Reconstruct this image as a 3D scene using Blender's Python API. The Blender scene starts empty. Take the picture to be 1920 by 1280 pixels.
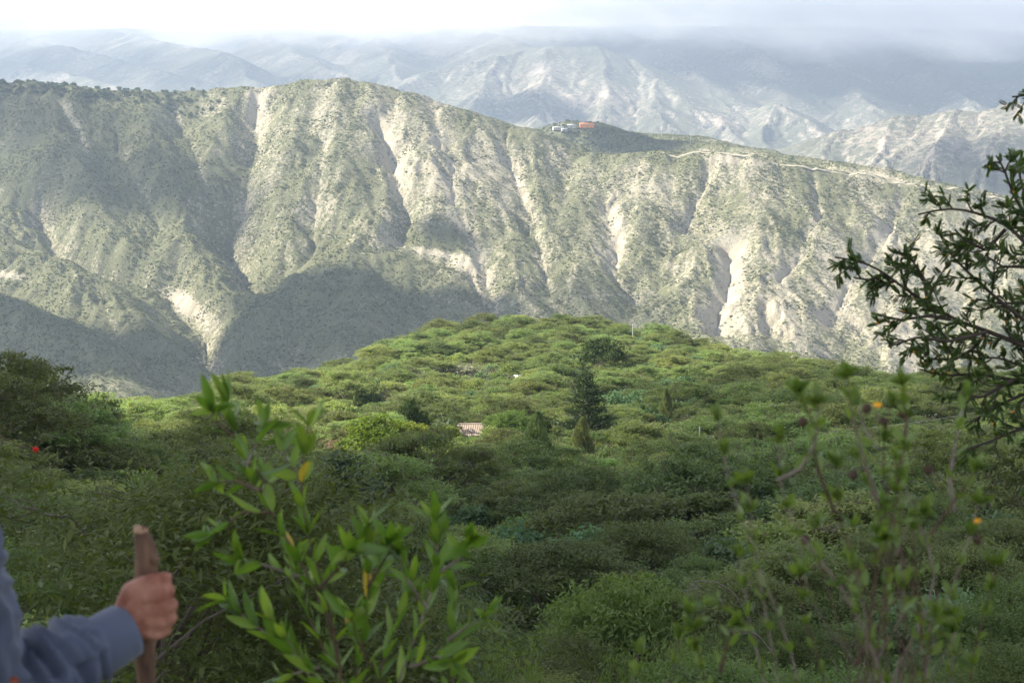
import bpy, bmesh, math, random
import numpy as np
from mathutils import Vector, Matrix, Euler
rng = np.random.default_rng(7)
random.seed(7)
S = bpy.context.scene
COL = S.collection
rad = math.radians

# ------------------------------------------------------------------ camera, sky, sun, exposure
FPX = 2667.0
PITCH = math.atan(340 / FPX)
cam_d = bpy.data.cameras.new('camera')
cam = bpy.data.objects.new('camera', cam_d); COL.objects.link(cam)
cam.location = (0, 0, 0)
cam.rotation_euler = (math.pi / 2 - PITCH, 0, 0)
cam_d.lens = 50; cam_d.sensor_width = 36
cam_d.clip_start = 0.05; cam_d.clip_end = 60000
cam_d.dof.use_dof = True; cam_d.dof.focus_distance = 120; cam_d.dof.aperture_fstop = 7.0
S.camera = cam

SUN_AZ = rad(78)      # to the left of the view direction
SUN_EL = rad(37)
SUN = Vector((-math.sin(SUN_AZ) * math.cos(SUN_EL), math.cos(SUN_AZ) * math.cos(SUN_EL), math.sin(SUN_EL)))
W = bpy.data.worlds.new('World'); S.world = W; W.use_nodes = True
nt = W.node_tree; nt.nodes.clear()
sky = nt.nodes.new('ShaderNodeTexSky'); sky.sky_type = 'NISHITA'; sky.sun_disc = False
sky.sun_elevation = SUN_EL; sky.sun_rotation = -SUN_AZ; sky.altitude = 1800
bg = nt.nodes.new('ShaderNodeBackground'); bg.inputs[1].default_value = .138
wo = nt.nodes.new('ShaderNodeOutputWorld')
bw = nt.nodes.new('ShaderNodeRGBToBW'); nt.links.new(sky.outputs[0], bw.inputs[0])
veil = nt.nodes.new('ShaderNodeMix'); veil.data_type = 'RGBA'; veil.inputs[0].default_value = .75     # thin high cloud whitens the blue
nt.links.new(sky.outputs[0], veil.inputs[6]); nt.links.new(bw.outputs[0], veil.inputs[7]); nt.links.new(veil.outputs[2], bg.inputs[0]); nt.links.new(bg.outputs[0], wo.inputs[0])
sd = bpy.data.lights.new('sun', 'SUN'); sd.energy = 4.9; sd.angle = rad(0.5); sd.color = (1.0, 0.92, 0.77)
sun = bpy.data.objects.new('sun', sd); COL.objects.link(sun)
sun.rotation_euler = SUN.to_track_quat('Z', 'Y').to_euler(); sun.location = (0, 0, 900)
S.view_settings.view_transform = 'Standard'; S.view_settings.look = 'None'
S.view_settings.exposure = 1.6; S.view_settings.gamma = 1; S.view_settings.use_curve_mapping = False
S.render.engine = 'CYCLES'
cy = S.cycles
cy.use_denoising = True
cy.max_bounces = 6; cy.diffuse_bounces = 3; cy.glossy_bounces = 1; cy.transmission_bounces = 4
cy.volume_bounces = 1; cy.transparent_max_bounces = 24; cy.caustics_reflective = False; cy.caustics_refractive = False
cy.sample_clamp_indirect = 6

F = np.array([0, math.cos(PITCH), -math.sin(PITCH)]); U = np.array([0, math.sin(PITCH), math.cos(PITCH)])
def at(px, py, Y):
    """point on the sight line of photo pixel (px,py), at forward distance Y"""
    d = F + np.array([(px - 960) / FPX, 0, 0]) - U * ((py - 640) / FPX)
    return d * (Y / d[1])
def pix(P):
    P = np.asarray(P, float)
    f = P @ F; u = P @ U
    return 960 + FPX * P[..., 0] / f, 640 - FPX * u / f

# ------------------------------------------------------------------ noise
_pt = np.random.default_rng(3).integers(0, 1 << 30, 4096)
def _h(i, j, s):
    return (_pt[(i * 73 + j * 1597 + s * 911 + ((i * 31) ^ (j * 17))) & 4095] & 0xffff) / 65535.0
def perlin(x, y, s=0):
    xi = np.floor(x).astype(np.int64); yi = np.floor(y).astype(np.int64)
    xf = x - xi; yf = y - yi
    def g(i, j, dx, dy):
        a = _h(i, j, s) * 2 * np.pi
        return np.cos(a) * dx + np.sin(a) * dy
    u = xf ** 3 * (xf * (xf * 6 - 15) + 10); v = yf ** 3 * (yf * (yf * 6 - 15) + 10)
    n0 = g(xi, yi, xf, yf) * (1 - u) + g(xi + 1, yi, xf - 1, yf) * u
    n1 = g(xi, yi + 1, xf, yf - 1) * (1 - u) + g(xi + 1, yi + 1, xf - 1, yf - 1) * u
    return (n0 * (1 - v) + n1 * v) * 1.5
def fbm(x, y, wl, o=4, s=0):
    r = 0; a = 1.0; t = 0
    for k in range(o):
        r = r + a * perlin(x / wl, y / wl, s + k * 7); t += a; a *= .5; wl *= .5
    return r / t
def sstep(a, b, x):
    t = np.clip((x - a) / (b - a), 0, 1); return t * t * (3 - 2 * t)

# ------------------------------------------------------------------ terrain helpers
def grid(a0, a1, na, Ys):
    a = np.linspace(a0, a1, na); A, Y = np.meshgrid(a, Ys)
    return A, Y, A * Y
def grad(h, A, Y):
    da = np.gradient(h, A[0], axis=1); dy = np.gradient(h, Y[:, 0], axis=0)
    return da / Y, dy - A / Y * da
def ridges(X, Y, lines, T, rnd=8.0):
    m = None
    acc = np.full(X.shape, -1e9)
    vals = []
    for pts, k in lines:
        best = np.full(X.shape, -1e9)
        for p, q in zip(pts[:-1], pts[1:]):
            dx, dy = q[0] - p[0], q[1] - p[1]; L2 = dx * dx + dy * dy + 1e-9
            t = np.clip(((X - p[0]) * dx + (Y - p[1]) * dy) / L2, 0, 1)
            d = np.hypot(X - p[0] - t * dx, Y - p[1] - t * dy)
            kk = k if np.isscalar(k) else np.where(Y < p[1] + t * dy, k[0], k[1])
            z = p[2] + t * (q[2] - p[2]) - kk * (np.sqrt(d * d + rnd * rnd) - rnd)
            best = np.maximum(best, z)
        vals.append(best)
    V = np.stack(vals); m = V.max(0)
    return m + T * np.log(np.exp((V - m) / T).sum(0)) - 0.4 * T
def erode(h, A, X, Y, wl, amp, octs, seed=0, sl0=0.25):
    for o in range(octs):
        gx, gy = grad(h, A, Y)
        s = np.hypot(gx, gy) + 1e-6; px_, py_ = -gy / s, gx / s
        x = X / (wl * 1.4); y = Y / (wl * 1.4)
        xi = np.floor(x); yi = np.floor(y); num = 0; den = 1e-6
        for i in (-1, 0, 1):
            for j in (-1, 0, 1):
                ci = (xi + i).astype(np.int64); cj = (yi + j).astype(np.int64)
                cx = ci + _h(ci, cj, seed + o); cyy = cj + _h(ci, cj, seed + 50 + o)
                vx, vy = x - cx, y - cyy
                w = np.exp(-2.2 * (vx * vx + vy * vy))
                ph = (vx * px_ + vy * py_) * 2 * np.pi * 1.4
                num = num + w * np.cos(ph + 6.28 * _h(ci, cj, seed + 90)); den = den + w
        n = num / den
        h = h + amp * n * np.clip(s / sl0, 0, 1.3)
        wl *= .5; amp *= .52
    return h
def sheet(name, X, Y, Z, mat, attrs=None, parent=None):
    n, m = X.shape
    co = np.stack([X, Y, Z], -1).reshape(-1, 3).astype(np.float32)
    i = np.arange(n * m).reshape(n, m)
    f = np.stack([i[:-1, :-1], i[:-1, 1:], i[1:, 1:], i[1:, :-1]], -1).reshape(-1, 4)
    me = mesh_np(name, co, f, [mat])
    me.polygons.foreach_set('use_smooth', np.ones(len(f), bool))
    for k, v in (attrs or {}).items():
        at_ = me.attributes.new(k, 'FLOAT', 'POINT'); at_.data.foreach_set('value', v.reshape(-1).astype(np.float32))
    o = bpy.data.objects.new(name, me); COL.objects.link(o); o['kind'] = 'structure'
    return o
def mesh_np(name, co, faces, mats, midx=None):
    """faces: (n,k) int array"""
    co = np.asarray(co, np.float32); faces = np.asarray(faces, np.int32)
    me = bpy.data.meshes.new(name); k = faces.shape[1]
    me.vertices.add(len(co)); me.vertices.foreach_set('co', co.ravel())
    me.loops.add(faces.size); me.loops.foreach_set('vertex_index', faces.ravel())
    me.polygons.add(len(faces)); me.polygons.foreach_set('loop_start', np.arange(0, faces.size, k, dtype=np.int32))
    try: me.polygons.foreach_set('loop_total', np.full(len(faces), k, np.int32))
    except Exception: pass
    for m in mats: me.materials.append(m)
    if midx is not None: me.polygons.foreach_set('material_index', np.asarray(midx, np.int32))
    me.update(calc_edges=True); me.validate()
    return me

# ------------------------------------------------------------------ materials
def new_mat(name):
    m = bpy.data.materials.new(name); m.use_nodes = True
    n = m.node_tree; b = n.nodes['Principled BSDF']; b.inputs['Roughness'].default_value = .85
    b.inputs['Specular IOR Level'].default_value = .25
    return m, n, b
def N(n, t, **kw):
    x = n.nodes.new(t)
    for k, v in kw.items():
        if isinstance(k, str) and hasattr(x, k): setattr(x, k, v)
    return x
def noise(n, scale, detail=3, rough=.6, coord=None, dim='3D'):
    x = n.nodes.new('ShaderNodeTexNoise'); x.inputs['Scale'].default_value = scale
    x.inputs['Detail'].default_value = detail; x.inputs['Roughness'].default_value = rough
    if coord is not None: n.links.new(coord, x.inputs['Vector'])
    return x
def ramp(n, src, stops):
    r = n.nodes.new('ShaderNodeValToRGB'); e = r.color_ramp.elements
    while len(e) < len(stops): e.new(.5)
    for el, (p, c) in zip(e, stops):
        el.position = p; el.color = (c[0], c[1], c[2], 1) if not np.isscalar(c) else (c, c, c, 1)
    n.links.new(src, r.inputs[0]); return r
def mixc(n, fac, a, b, mode='MIX'):
    x = n.nodes.new('ShaderNodeMix'); x.data_type = 'RGBA'; x.blend_type = mode
    for s, v in ((0, fac), (6, a), (7, b)):
        if hasattr(v, 'links') or isinstance(v, bpy.types.NodeSocket): n.links.new(v, x.inputs[s])
        else: x.inputs[s].default_value = v if s == 0 else (v[0], v[1], v[2], 1)
    return x.outputs[2]
def math_(n, op, a, b=0.0, c=None):
    x = n.nodes.new('ShaderNodeMath'); x.operation = op
    for s, v in ((0, a), (1, b), (2, c)):
        if v is None: continue
        if isinstance(v, bpy.types.NodeSocket): n.links.new(v, x.inputs[s])
        else: x.inputs[s].default_value = v
    return x.outputs[0]

def leaf_mat(name, col, col2, var=.25, trans=.35, noise_scale=.6, rough=.6, spec=.25, third=None):
    """foliage: diffuse + translucent, colour varies between plants and between clumps"""
    m, n, b = new_mat(name)
    oi = n.nodes.new('ShaderNodeObjectInfo'); tc = n.nodes.new('ShaderNodeTexCoord')
    nz = noise(n, noise_scale, 3, .65, tc.outputs['Object'])
    c = mixc(n, ramp(n, nz.outputs[0], [(.35, 0.), (.65, 1.)]).outputs[0], col, col2)
    if third is not None:
        nz2 = noise(n, noise_scale * 2.3, 2, .5, tc.outputs['Object'])
        c = mixc(n, ramp(n, nz2.outputs[0], [(.58, 0.), (.66, 1.)]).outputs[0], c, third)
    hs = n.nodes.new('ShaderNodeHueSaturation')
    v = math_(n, 'MULTIPLY_ADD', oi.outputs['Random'], var * 2, 1 - var)
    hh = math_(n, 'MULTIPLY_ADD', oi.outputs['Random'], 7.13, 0.0); hh = math_(n, 'FRACT', hh)
    hh = math_(n, 'MULTIPLY_ADD', hh, .05, .475)
    n.links.new(hh, hs.inputs['Hue']); n.links.new(v, hs.inputs['Value']); n.links.new(c, hs.inputs['Color'])
    n.links.new(hs.outputs[0], b.inputs['Base Color'])
    b.inputs['Roughness'].default_value = rough; b.inputs['Specular IOR Level'].default_value = spec
    tr = n.nodes.new('ShaderNodeBsdfTranslucent')
    br = mixc(n, 1.0, hs.outputs[0], (1.25, 1.3, .55), 'MULTIPLY')
    n.links.new(br, tr.inputs[0])
    mx = n.nodes.new('ShaderNodeMixShader'); mx.inputs[0].default_value = trans
    n.links.new(b.outputs[0], mx.inputs[1]); n.links.new(tr.outputs[0], mx.inputs[2])
    n.links.new(mx.outputs[0], n.nodes['Material Output'].inputs[0])
    return m
def plain(name, col, col2=None, scale=6, rough=.85, bump=0, spec=.25, stretch=None):
    m, n, b = new_mat(name); tc = n.nodes.new('ShaderNodeTexCoord'); co = tc.outputs['Object']
    if stretch:
        mp = n.nodes.new('ShaderNodeMapping'); mp.inputs['Scale'].default_value = stretch
        n.links.new(co, mp.inputs[0]); co = mp.outputs[0]
    nz = noise(n, scale, 5, .65, co)
    c = mixc(n, ramp(n, nz.outputs[0], [(.35, 0.), (.65, 1.)]).outputs[0], col, col2 or tuple(x * .6 for x in col))
    n.links.new(c, b.inputs['Base Color']); b.inputs['Roughness'].default_value = rough
    b.inputs['Specular IOR Level'].default_value = spec
    if bump:
        bp = n.nodes.new('ShaderNodeBump'); bp.inputs['Distance'].default_value = bump
        bp.inputs['Strength'].default_value = .8
        n.links.new(nz.outputs[0], bp.inputs['Height']); n.links.new(bp.outputs[0], b.inputs['Normal'])
    return m

def slope_mat(name, wl, veg1, veg2, soil1, soil2, spot=None, bumpd=1.0):
    """dry hillside: low scrub over pale soil; 'bare' attribute says how much soil shows"""
    m, n, b = new_mat(name)
    g = n.nodes.new('ShaderNodeNewGeometry'); P = g.outputs['Position']
    at_ = n.nodes.new('ShaderNodeAttribute'); at_.attribute_name = 'bare'
    n1 = noise(n, 1 / wl, 5, .72, P); n2 = noise(n, .22 / wl, 4, .6, P); n3 = noise(n, 3.1 / wl, 2, .6, P)
    s = math_(n, 'MULTIPLY_ADD', n2.outputs[0], .45, -.22)
    s = math_(n, 'ADD', s, at_.outputs['Fac'])
    t = math_(n, 'ADD', math_(n, 'MULTIPLY_ADD', n1.outputs[0], 1.7, -.35), s)
    fac = ramp(n, t, [(.72, 0.), (.98, 1.)])
    veg = mixc(n, ramp(n, n3.outputs[0], [(.4, 0.), (.62, 1.)]).outputs[0], veg1, veg2)
    so = mixc(n, ramp(n, n2.outputs[0], [(.4, 0.), (.6, 1.)]).outputs[0], soil1, soil2)
    c = mixc(n, fac.outputs[0], veg, so)
    n.links.new(c, b.inputs['Base Color']); b.inputs['Roughness'].default_value = 1; b.inputs['Specular IOR Level'].default_value = .1
    bp = n.nodes.new('ShaderNodeBump'); bp.inputs['Distance'].default_value = bumpd; bp.inputs['Strength'].default_value = .8
    hgt = math_(n, 'ADD', n1.outputs[0], n3.outputs[0])
    n.links.new(hgt, bp.inputs['Height']); n.links.new(bp.outputs[0], b.inputs['Normal'])
    return m

# ------------------------------------------------------------------ near hillside
# canopy profile seen down each column of the photo: (y, distance)
COLS = {
 -700: [(1500, 8), (1050, 18), (900, 30), (800, 48), (720, 75), (690, 100), (700, 130), (760, 180), (900, 260), (1100, 420)],
 0:    [(1750, 8), (1150, 18), (985, 32), (880, 50), (800, 72), (780, 100), (775, 115), (810, 160), (860, 230), (1060, 420)],
 200:  [(1850, 8), (1240, 18), (1060, 32), (940, 50), (890, 75), (840, 110), (790, 165), (765, 215), (800, 300), (1060, 480)],
 500:  [(1900, 8), (1360, 18), (1150, 32), (1010, 52), (910, 85), (835, 130), (775, 190), (703, 300), (680, 320), (900, 520)],
 800:  [(1900, 8), (1450, 18), (1240, 32), (1060, 52), (930, 85), (840, 130), (760, 200), (670, 310), (604, 420), (620, 460), (900, 640)],
 980:  [(1900, 8), (1480, 18), (1260, 32), (1070, 52), (940, 85), (850, 130), (760, 210), (660, 330), (586, 440), (605, 480), (900, 660)],
 1200: [(1900, 8), (1450, 18), (1250, 32), (1060, 52), (930, 85), (840, 130), (765, 200), (670, 320), (602, 430), (620, 465), (900, 640)],
 1500: [(1900, 8), (1420, 18), (1230, 32), (1040, 52), (910, 85), (820, 130), (740, 200), (690, 290), (668, 350), (700, 400), (950, 560)],
 1800: [(1900, 8), (1400, 18), (1200, 32), (1020, 52), (900, 85), (820, 130), (750, 190), (708, 250), (712, 270), (760, 320), (1000, 500)],
 2700: [(1700, 8), (1300, 18), (1080, 32), (940, 52), (840, 85), (770, 130), (720, 180), (700, 220), (720, 260), (800, 340), (1050, 520)],
}
CX = np.array(sorted(COLS)); CA = (CX - 960) / FPX
LY = np.linspace(math.log(6), math.log(900), 90)
CT = []
for x in CX:
    ys = np.array([p[0] for p in COLS[x]], float); ds = np.array([p[1] for p in COLS[x]], float)
    z = np.array([at(960, yy, dd)[2] for yy, dd in zip(ys, ds)])
    zz = np.interp(LY, np.log(ds), z)
    zz = np.where(LY > math.log(ds[-1]), z[-1] - .55 * (np.exp(LY) - ds[-1]), zz)
    zz = np.where(LY < math.log(8), z[0] + (8 - np.exp(LY)) * .42, zz)
    CT.append(zz)
CT = np.array(CT)
# smooth along distance
for _ in range(2): CT[:, 1:-1] = (CT[:, :-2] + 2 * CT[:, 1:-1] + CT[:, 2:]) / 4
def canopy_h(Y):
    return np.interp(Y, [0, 6, 12, 20, 35, 60, 120, 900], [0, .9, 1.9, 2.6, 3.4, 4.2, 4.6, 4.6])
def ground(X, Y):
    X = np.asarray(X, float); Y = np.asarray(Y, float)
    Yc = np.maximum(Y, 6.0); a = np.clip(X / (Yc), CA[0], CA[-1])
    u = np.interp(a, CA, np.arange(len(CA))); v = (np.log(np.minimum(Yc, 899)) - LY[0]) / (LY[1] - LY[0])
    u0 = np.clip(np.floor(u).astype(int), 0, len(CA) - 2); v0 = np.clip(np.floor(v).astype(int), 0, len(LY) - 2)
    fu = u - u0; fv = v - v0; fu = fu * fu * (3 - 2 * fu)
    z = (CT[u0, v0] * (1 - fu) * (1 - fv) + CT[u0 + 1, v0] * fu * (1 - fv) + CT[u0, v0 + 1] * (1 - fu) * fv + CT[u0 + 1, v0 + 1] * fu * fv)
    z = z - canopy_h(Yc) + 2.2 * fbm(X, Y, 60, 3, 5) * sstep(40, 120, Y)
    # path edge by the camera
    zn = -1.66 - .13 * np.maximum(Y, 0) - .0 * X
    w = sstep(2.2, 8, Y)
    z = zn * (1 - w) + z * w + .08 * fbm(X, Y, 2.0, 3, 9)
    return z
m_ground, n, b = new_mat('undergrowth_soil')
g = n.nodes.new('ShaderNodeNewGeometry')
a1 = noise(n, .35, 5, .7, g.outputs['Position']); a2 = noise(n, .06, 3, .6, g.outputs['Position'])
c1 = mixc(n, ramp(n, a1.outputs[0], [(.4, 0.), (.6, 1.)]).outputs[0], (.05, .065, .022), (.10, .12, .045))
c2 = mixc(n, ramp(n, a2.outputs[0], [(.55, 0.), (.7, 1.)]).outputs[0], c1, (.16, .13, .075))
n.links.new(c2, b.inputs['Base Color']); b.inputs['Roughness'].default_value = 1
bp = n.nodes.new('ShaderNodeBump'); bp.inputs['Distance'].default_value = .3; n.links.new(a1.outputs[0], bp.inputs['Height']); n.links.new(bp.outputs[0], b.inputs['Normal'])
_a = np.linspace(-1.1, 1.1, 300); _y = np.concatenate([np.linspace(-25, 6, 30), np.exp(np.linspace(math.log(6.3), math.log(880), 260))])
A_, Y_ = np.meshgrid(_a, _y); X_ = A_ * (np.maximum(Y_, 0) * .62 + 28)
sheet('hillside_ground', X_, Y_, ground(X_, Y_), m_ground)

# ------------------------------------------------------------------ opposite canyon slope
def ln(k, *p): return ([at(*q) for q in p], k)
OL = [
 ln((.74, .4), (-900, 170, 1900), (-300, 140, 1850), (0, 152, 1800), (100, 156, 1800), (200, 168, 1810), (300, 173, 1820), (400, 168, 1830), (470, 158, 1800), (560, 150, 1790), (650, 148, 1780), (700, 154, 1770), (760, 173, 1760),
    (830, 200, 1750), (900, 217, 1730), (960, 236, 1720), (1000, 248, 1700), (1040, 268, 1690), (1100, 287, 1670), (1200, 286, 1650), (1300, 282, 1630), (1400, 290, 1610), (1500, 306, 1600), (1600, 322, 1590), (1700, 342, 1580), (1780, 352, 1570), (1920, 372, 1560), (2400, 420, 1500), (3000, 380, 1500)),
 ln((.9, .3), (1250, 262, 1960), (1350, 270, 1850), (1500, 294, 1760), (1600, 308, 1700), (1700, 330, 1660), (1790, 350, 1620)),
 ln((.5, .4), (960, 262, 2050), (1010, 246, 2120), (1070, 226, 2150), (1110, 228, 2150), (1160, 243, 2080), (1220, 258, 2000), (1290, 285, 1900)),
 ln((.35, .3), (1160, 245, 2300), (1230, 250, 2250), (1300, 254, 2150), (1400, 276, 2000)),
 # spurs running down into the canyon
 ln(.74, (-380, 150, 1840), (-300, 320, 1650), (-260, 480, 1450), (-200, 650, 1200)),
 ln(.74, (-150, 150, 1820), (-120, 330, 1600), (-60, 400, 1520), (0, 440, 1480), (95, 478, 1420), (190, 530, 1350), (265, 590, 1290), (330, 670, 1200), (380, 760, 1110)),
 ln(.6, (-400, 420, 1400), (-150, 500, 1330), (0, 548, 1280), (100, 590, 1220), (180, 650, 1150), (240, 740, 1060)),
 ln(.70, (60, 156, 1790), (120, 250, 1690), (170, 340, 1590), (215, 420, 1510), (290, 480, 1440), (330, 520, 1400)),
 ln(.70, (250, 172, 1810), (290, 260, 1690), (345, 350, 1580), (360, 430, 1490), (430, 480, 1420), (455, 530, 1370), (440, 600, 1310), (415, 640, 1280)),
 ln(.70, (420, 166, 1820), (410, 240, 1720), (405, 320, 1630), (425, 390, 1560)),
 ln(.70, (560, 150, 1790), (540, 240, 1680), (535, 330, 1590), (520, 430, 1490), (510, 500, 1430)),
 ln(.70, (650, 148, 1780), (640, 250, 1660), (680, 340, 1570), (700, 410, 1490), (640, 465, 1430), (560, 510, 1380), (490, 570, 1320), (440, 640, 1250), (415, 720, 1180)),
 ln(.60, (760, 173, 1760), (800, 270, 1640), (820, 360, 1560), (815, 430, 1490), (880, 470, 1440), (870, 560, 1350), (840, 650, 1260)),
 ln(.60, (640, 465, 1430), (680, 540, 1350), (690, 620, 1270), (700, 720, 1180)),
 ln(.60, (860, 207, 1740), (890, 300, 1630), (930, 380, 1550), (960, 470, 1440), (975, 560, 1340), (990, 660, 1230)),
 ln(.60, (980, 240, 1710), (1010, 330, 1610), (1040, 420, 1500), (1080, 520, 1390), (1100, 620, 1280)),
 ln(.60, (1120, 287, 1670), (1110, 350, 1590), (1100, 430, 1500), (1110, 480, 1430)),
 ln(.60, (1230, 285, 1640), (1210, 370, 1560), (1230, 460, 1460), (1250, 560, 1350), (1260, 650, 1250)),
 ln(.60, (1370, 288, 1615), (1400, 370, 1530), (1330, 450, 1450), (1290, 520, 1380), (1310, 620, 1270)),
 ln(.60, (1480, 303, 1600), (1500, 380, 1520), (1430, 450, 1450), (1410, 530, 1370), (1390, 620, 1280)),
 ln(.60, (1620, 325, 1590), (1620, 400, 1510), (1560, 470, 1440), (1490, 550, 1360), (1470, 650, 1260)),
 ln(.60, (1760, 350, 1575), (1750, 430, 1490), (1690, 520, 1400), (1640, 610, 1310), (1620, 720, 1200)),
 ln(.60, (1920, 372, 1560), (1910, 460, 1470), (1860, 560, 1370), (1800, 680, 1240), (1780, 760, 1150)),
 ln(.60, (2100, 390, 1540), (2100, 500, 1420), (2050, 700, 1200)),
]
A, Y, X = grid(-.52, .52, 760, np.concatenate([np.linspace(880, 1200, 50), np.linspace(1204, 1850, 250), np.linspace(1858, 2500, 60)]))
wx = 26 * fbm(X, Y, 170, 4, 1); wy = 26 * fbm(X, Y, 170, 4, 2)
Z = ridges(X + wx, Y + wy, OL, 3.0, 20.0)
Z = np.maximum(Z, -420 + 15 * fbm(X, Y, 200, 2))
dG = np.zeros_like(Z)
def carve(Z, line, depth, width):
    """a ravine cut along a line seen in the photo"""
    pts = []
    for (px_, py_) in line:
        # walk the sight line until it meets the slope
        Ys_ = np.linspace(900, 1900, 400); P = np.array([at(px_, py_, q) for q in Ys_])
        zi = samp(P[:, 0], P[:, 1]); k = np.argmax(zi > P[:, 2]); pts.append(P[k])
    d = np.full(Z.shape, 1e9)
    for p, q in zip(pts[:-1], pts[1:]):
        dx, dy = q[0] - p[0], q[1] - p[1]; L2 = dx * dx + dy * dy + 1e-6
        t = np.clip(((X - p[0]) * dx + (Y - p[1]) * dy) / L2, 0, 1)
        d = np.minimum(d, np.hypot(X - p[0] - t * dx, Y - p[1] - t * dy))
    return d
def make_samp(Zg, Ag, Yg):
    a0, a1, na = Ag[0, 0], Ag[0, -1], Ag.shape[1]; ys = Yg[:, 0]
    def f(x, y):
        u = np.clip((x / y - a0) / (a1 - a0) * (na - 1), 0, na - 1.001); v = np.clip(np.interp(y, ys, np.arange(len(ys))), 0, len(ys) - 1.001)
        u0 = u.astype(int); v0 = v.astype(int); fu = u - u0; fv = v - v0
        return (Zg[v0, u0] * (1 - fu) + Zg[v0, u0 + 1] * fu) * (1 - fv) + (Zg[v0 + 1, u0] * (1 - fu) + Zg[v0 + 1, u0 + 1] * fu) * fv
    return f
samp = make_samp(Z, A, Y)
RAV = [
 ([(478, 190), (482, 230), (462, 290), (457, 345), (430, 400), (432, 435), (458, 480), (470, 510)], 30, 24),
 ([(110, 190), (145, 240), (160, 270)], 4, 9),
 ([(70, 370), (112, 475), (250, 497), (318, 525), (335, 550), (383, 600), (398, 680)], 22, 18),
 ([(188, 545), (202, 595), (235, 635), (285, 700)], 8, 14),
 ([(708, 215), (735, 280), (750, 350), (768, 395), (742, 440)], 16, 11),
 ([(742, 462), (830, 485), (880, 500), (905, 540)], 6, 8),
 ([(870, 420), (900, 470), (915, 530), (925, 580)], 8, 12),
 ([(1135, 390), (1158, 450), (1150, 500), (1190, 560)], 7, 10),
 ([(1330, 305), (1308, 370), (1285, 430)], 7, 8),
 ([(1362, 455), (1372, 500), (1350, 560), (1342, 610)], 14, 13),
 ([(1440, 560), (1437, 620)], 8, 8),
 ([(1530, 340), (1540, 400), (1500, 470), (1460, 520)], 6, 9),
 ([(1690, 370), (1660, 440), (1600, 520), (1550, 600)], 6, 9),
 ([(610, 260), (600, 340), (585, 420)], 5, 9),
 ([(850, 300), (848, 380)], 4, 7), ([(960, 300), (985, 380), (1010, 460), (1030, 540)], 6, 9),
 ([(330, 200), (370, 300), (400, 380)], 6, 10), ([(210, 230), (250, 330), (300, 420)], 6, 10),
]
for line, dep, wid in RAV:
    d = carve(Z, line, dep, wid)
    Z = Z - dep * np.exp(-(d / wid) ** 1.4); dG = np.maximum(dG, np.exp(-(d / (wid * .6)) ** 2))
Z0 = Z.copy()
Z = erode(Z, A, X, Y, 48, 2.0, 3, 11)
Z = Z + .9 * fbm(X, Y, 24, 3, 31)
gx, gy = grad(Z, A, Y); slope = np.hypot(gx, gy)
lap = np.gradient(np.gradient(Z, axis=1), axis=1) + np.gradient(np.gradient(Z, axis=0), axis=0)
PX, PY = pix(np.stack([X, Y, Z], -1))
def blob(cx, cy_, rx, ry, ang=0):
    c, s = math.cos(rad(ang)), math.sin(rad(ang)); dx, dy = PX - cx, PY - cy_
    return np.exp(-(((dx * c + dy * s) / rx) ** 2 + ((-dx * s + dy * c) / ry) ** 2))
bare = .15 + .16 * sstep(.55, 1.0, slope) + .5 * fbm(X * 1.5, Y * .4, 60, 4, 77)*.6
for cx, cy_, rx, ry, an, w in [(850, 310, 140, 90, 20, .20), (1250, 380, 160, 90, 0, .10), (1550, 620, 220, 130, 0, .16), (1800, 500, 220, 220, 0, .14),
    (1380, 540, 60, 90, 0, .10), (230, 360, 280, 170, 20, -.26), (120, 640, 240, 100, 0, -.26), (600, 570, 190, 90, -20, -.26), (60, 200, 260, 60, 5, -.14),  # left and lower spurs: thicker scrub, cloud shade partly put into the colour
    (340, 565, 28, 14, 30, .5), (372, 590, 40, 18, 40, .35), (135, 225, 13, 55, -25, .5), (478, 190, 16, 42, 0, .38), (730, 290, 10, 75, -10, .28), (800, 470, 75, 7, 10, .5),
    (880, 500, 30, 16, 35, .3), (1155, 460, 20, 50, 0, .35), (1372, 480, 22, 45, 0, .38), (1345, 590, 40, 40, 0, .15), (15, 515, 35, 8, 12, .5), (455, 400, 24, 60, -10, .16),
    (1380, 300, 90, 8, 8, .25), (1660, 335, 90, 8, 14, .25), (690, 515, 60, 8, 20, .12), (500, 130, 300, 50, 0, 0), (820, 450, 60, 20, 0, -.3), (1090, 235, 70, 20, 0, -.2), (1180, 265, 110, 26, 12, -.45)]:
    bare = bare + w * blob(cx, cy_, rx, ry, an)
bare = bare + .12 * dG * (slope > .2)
m_slope = slope_mat('dry_scrub_slope', 3.2, (.112, .118, .062), (.17, .172, .10), (.43, .39, .31), (.36, .32, .24), bumpd=1.6)
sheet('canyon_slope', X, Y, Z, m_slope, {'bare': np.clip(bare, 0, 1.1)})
samp = make_samp(Z, A, Y); samp_bare = make_samp(bare, A, Y); samp_px = make_samp(PX, A, Y)
def hit(px_, py_, y0=900, y1=2400, f=None):
    f = f or samp
    Ys_ = np.linspace(y0, y1, 1500); P = at(px_, py_, 1.0)[None, :] * Ys_[:, None]
    k = np.argmax(f(P[:, 0], P[:, 1]) >= P[:, 2])
    return P[k]

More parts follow.
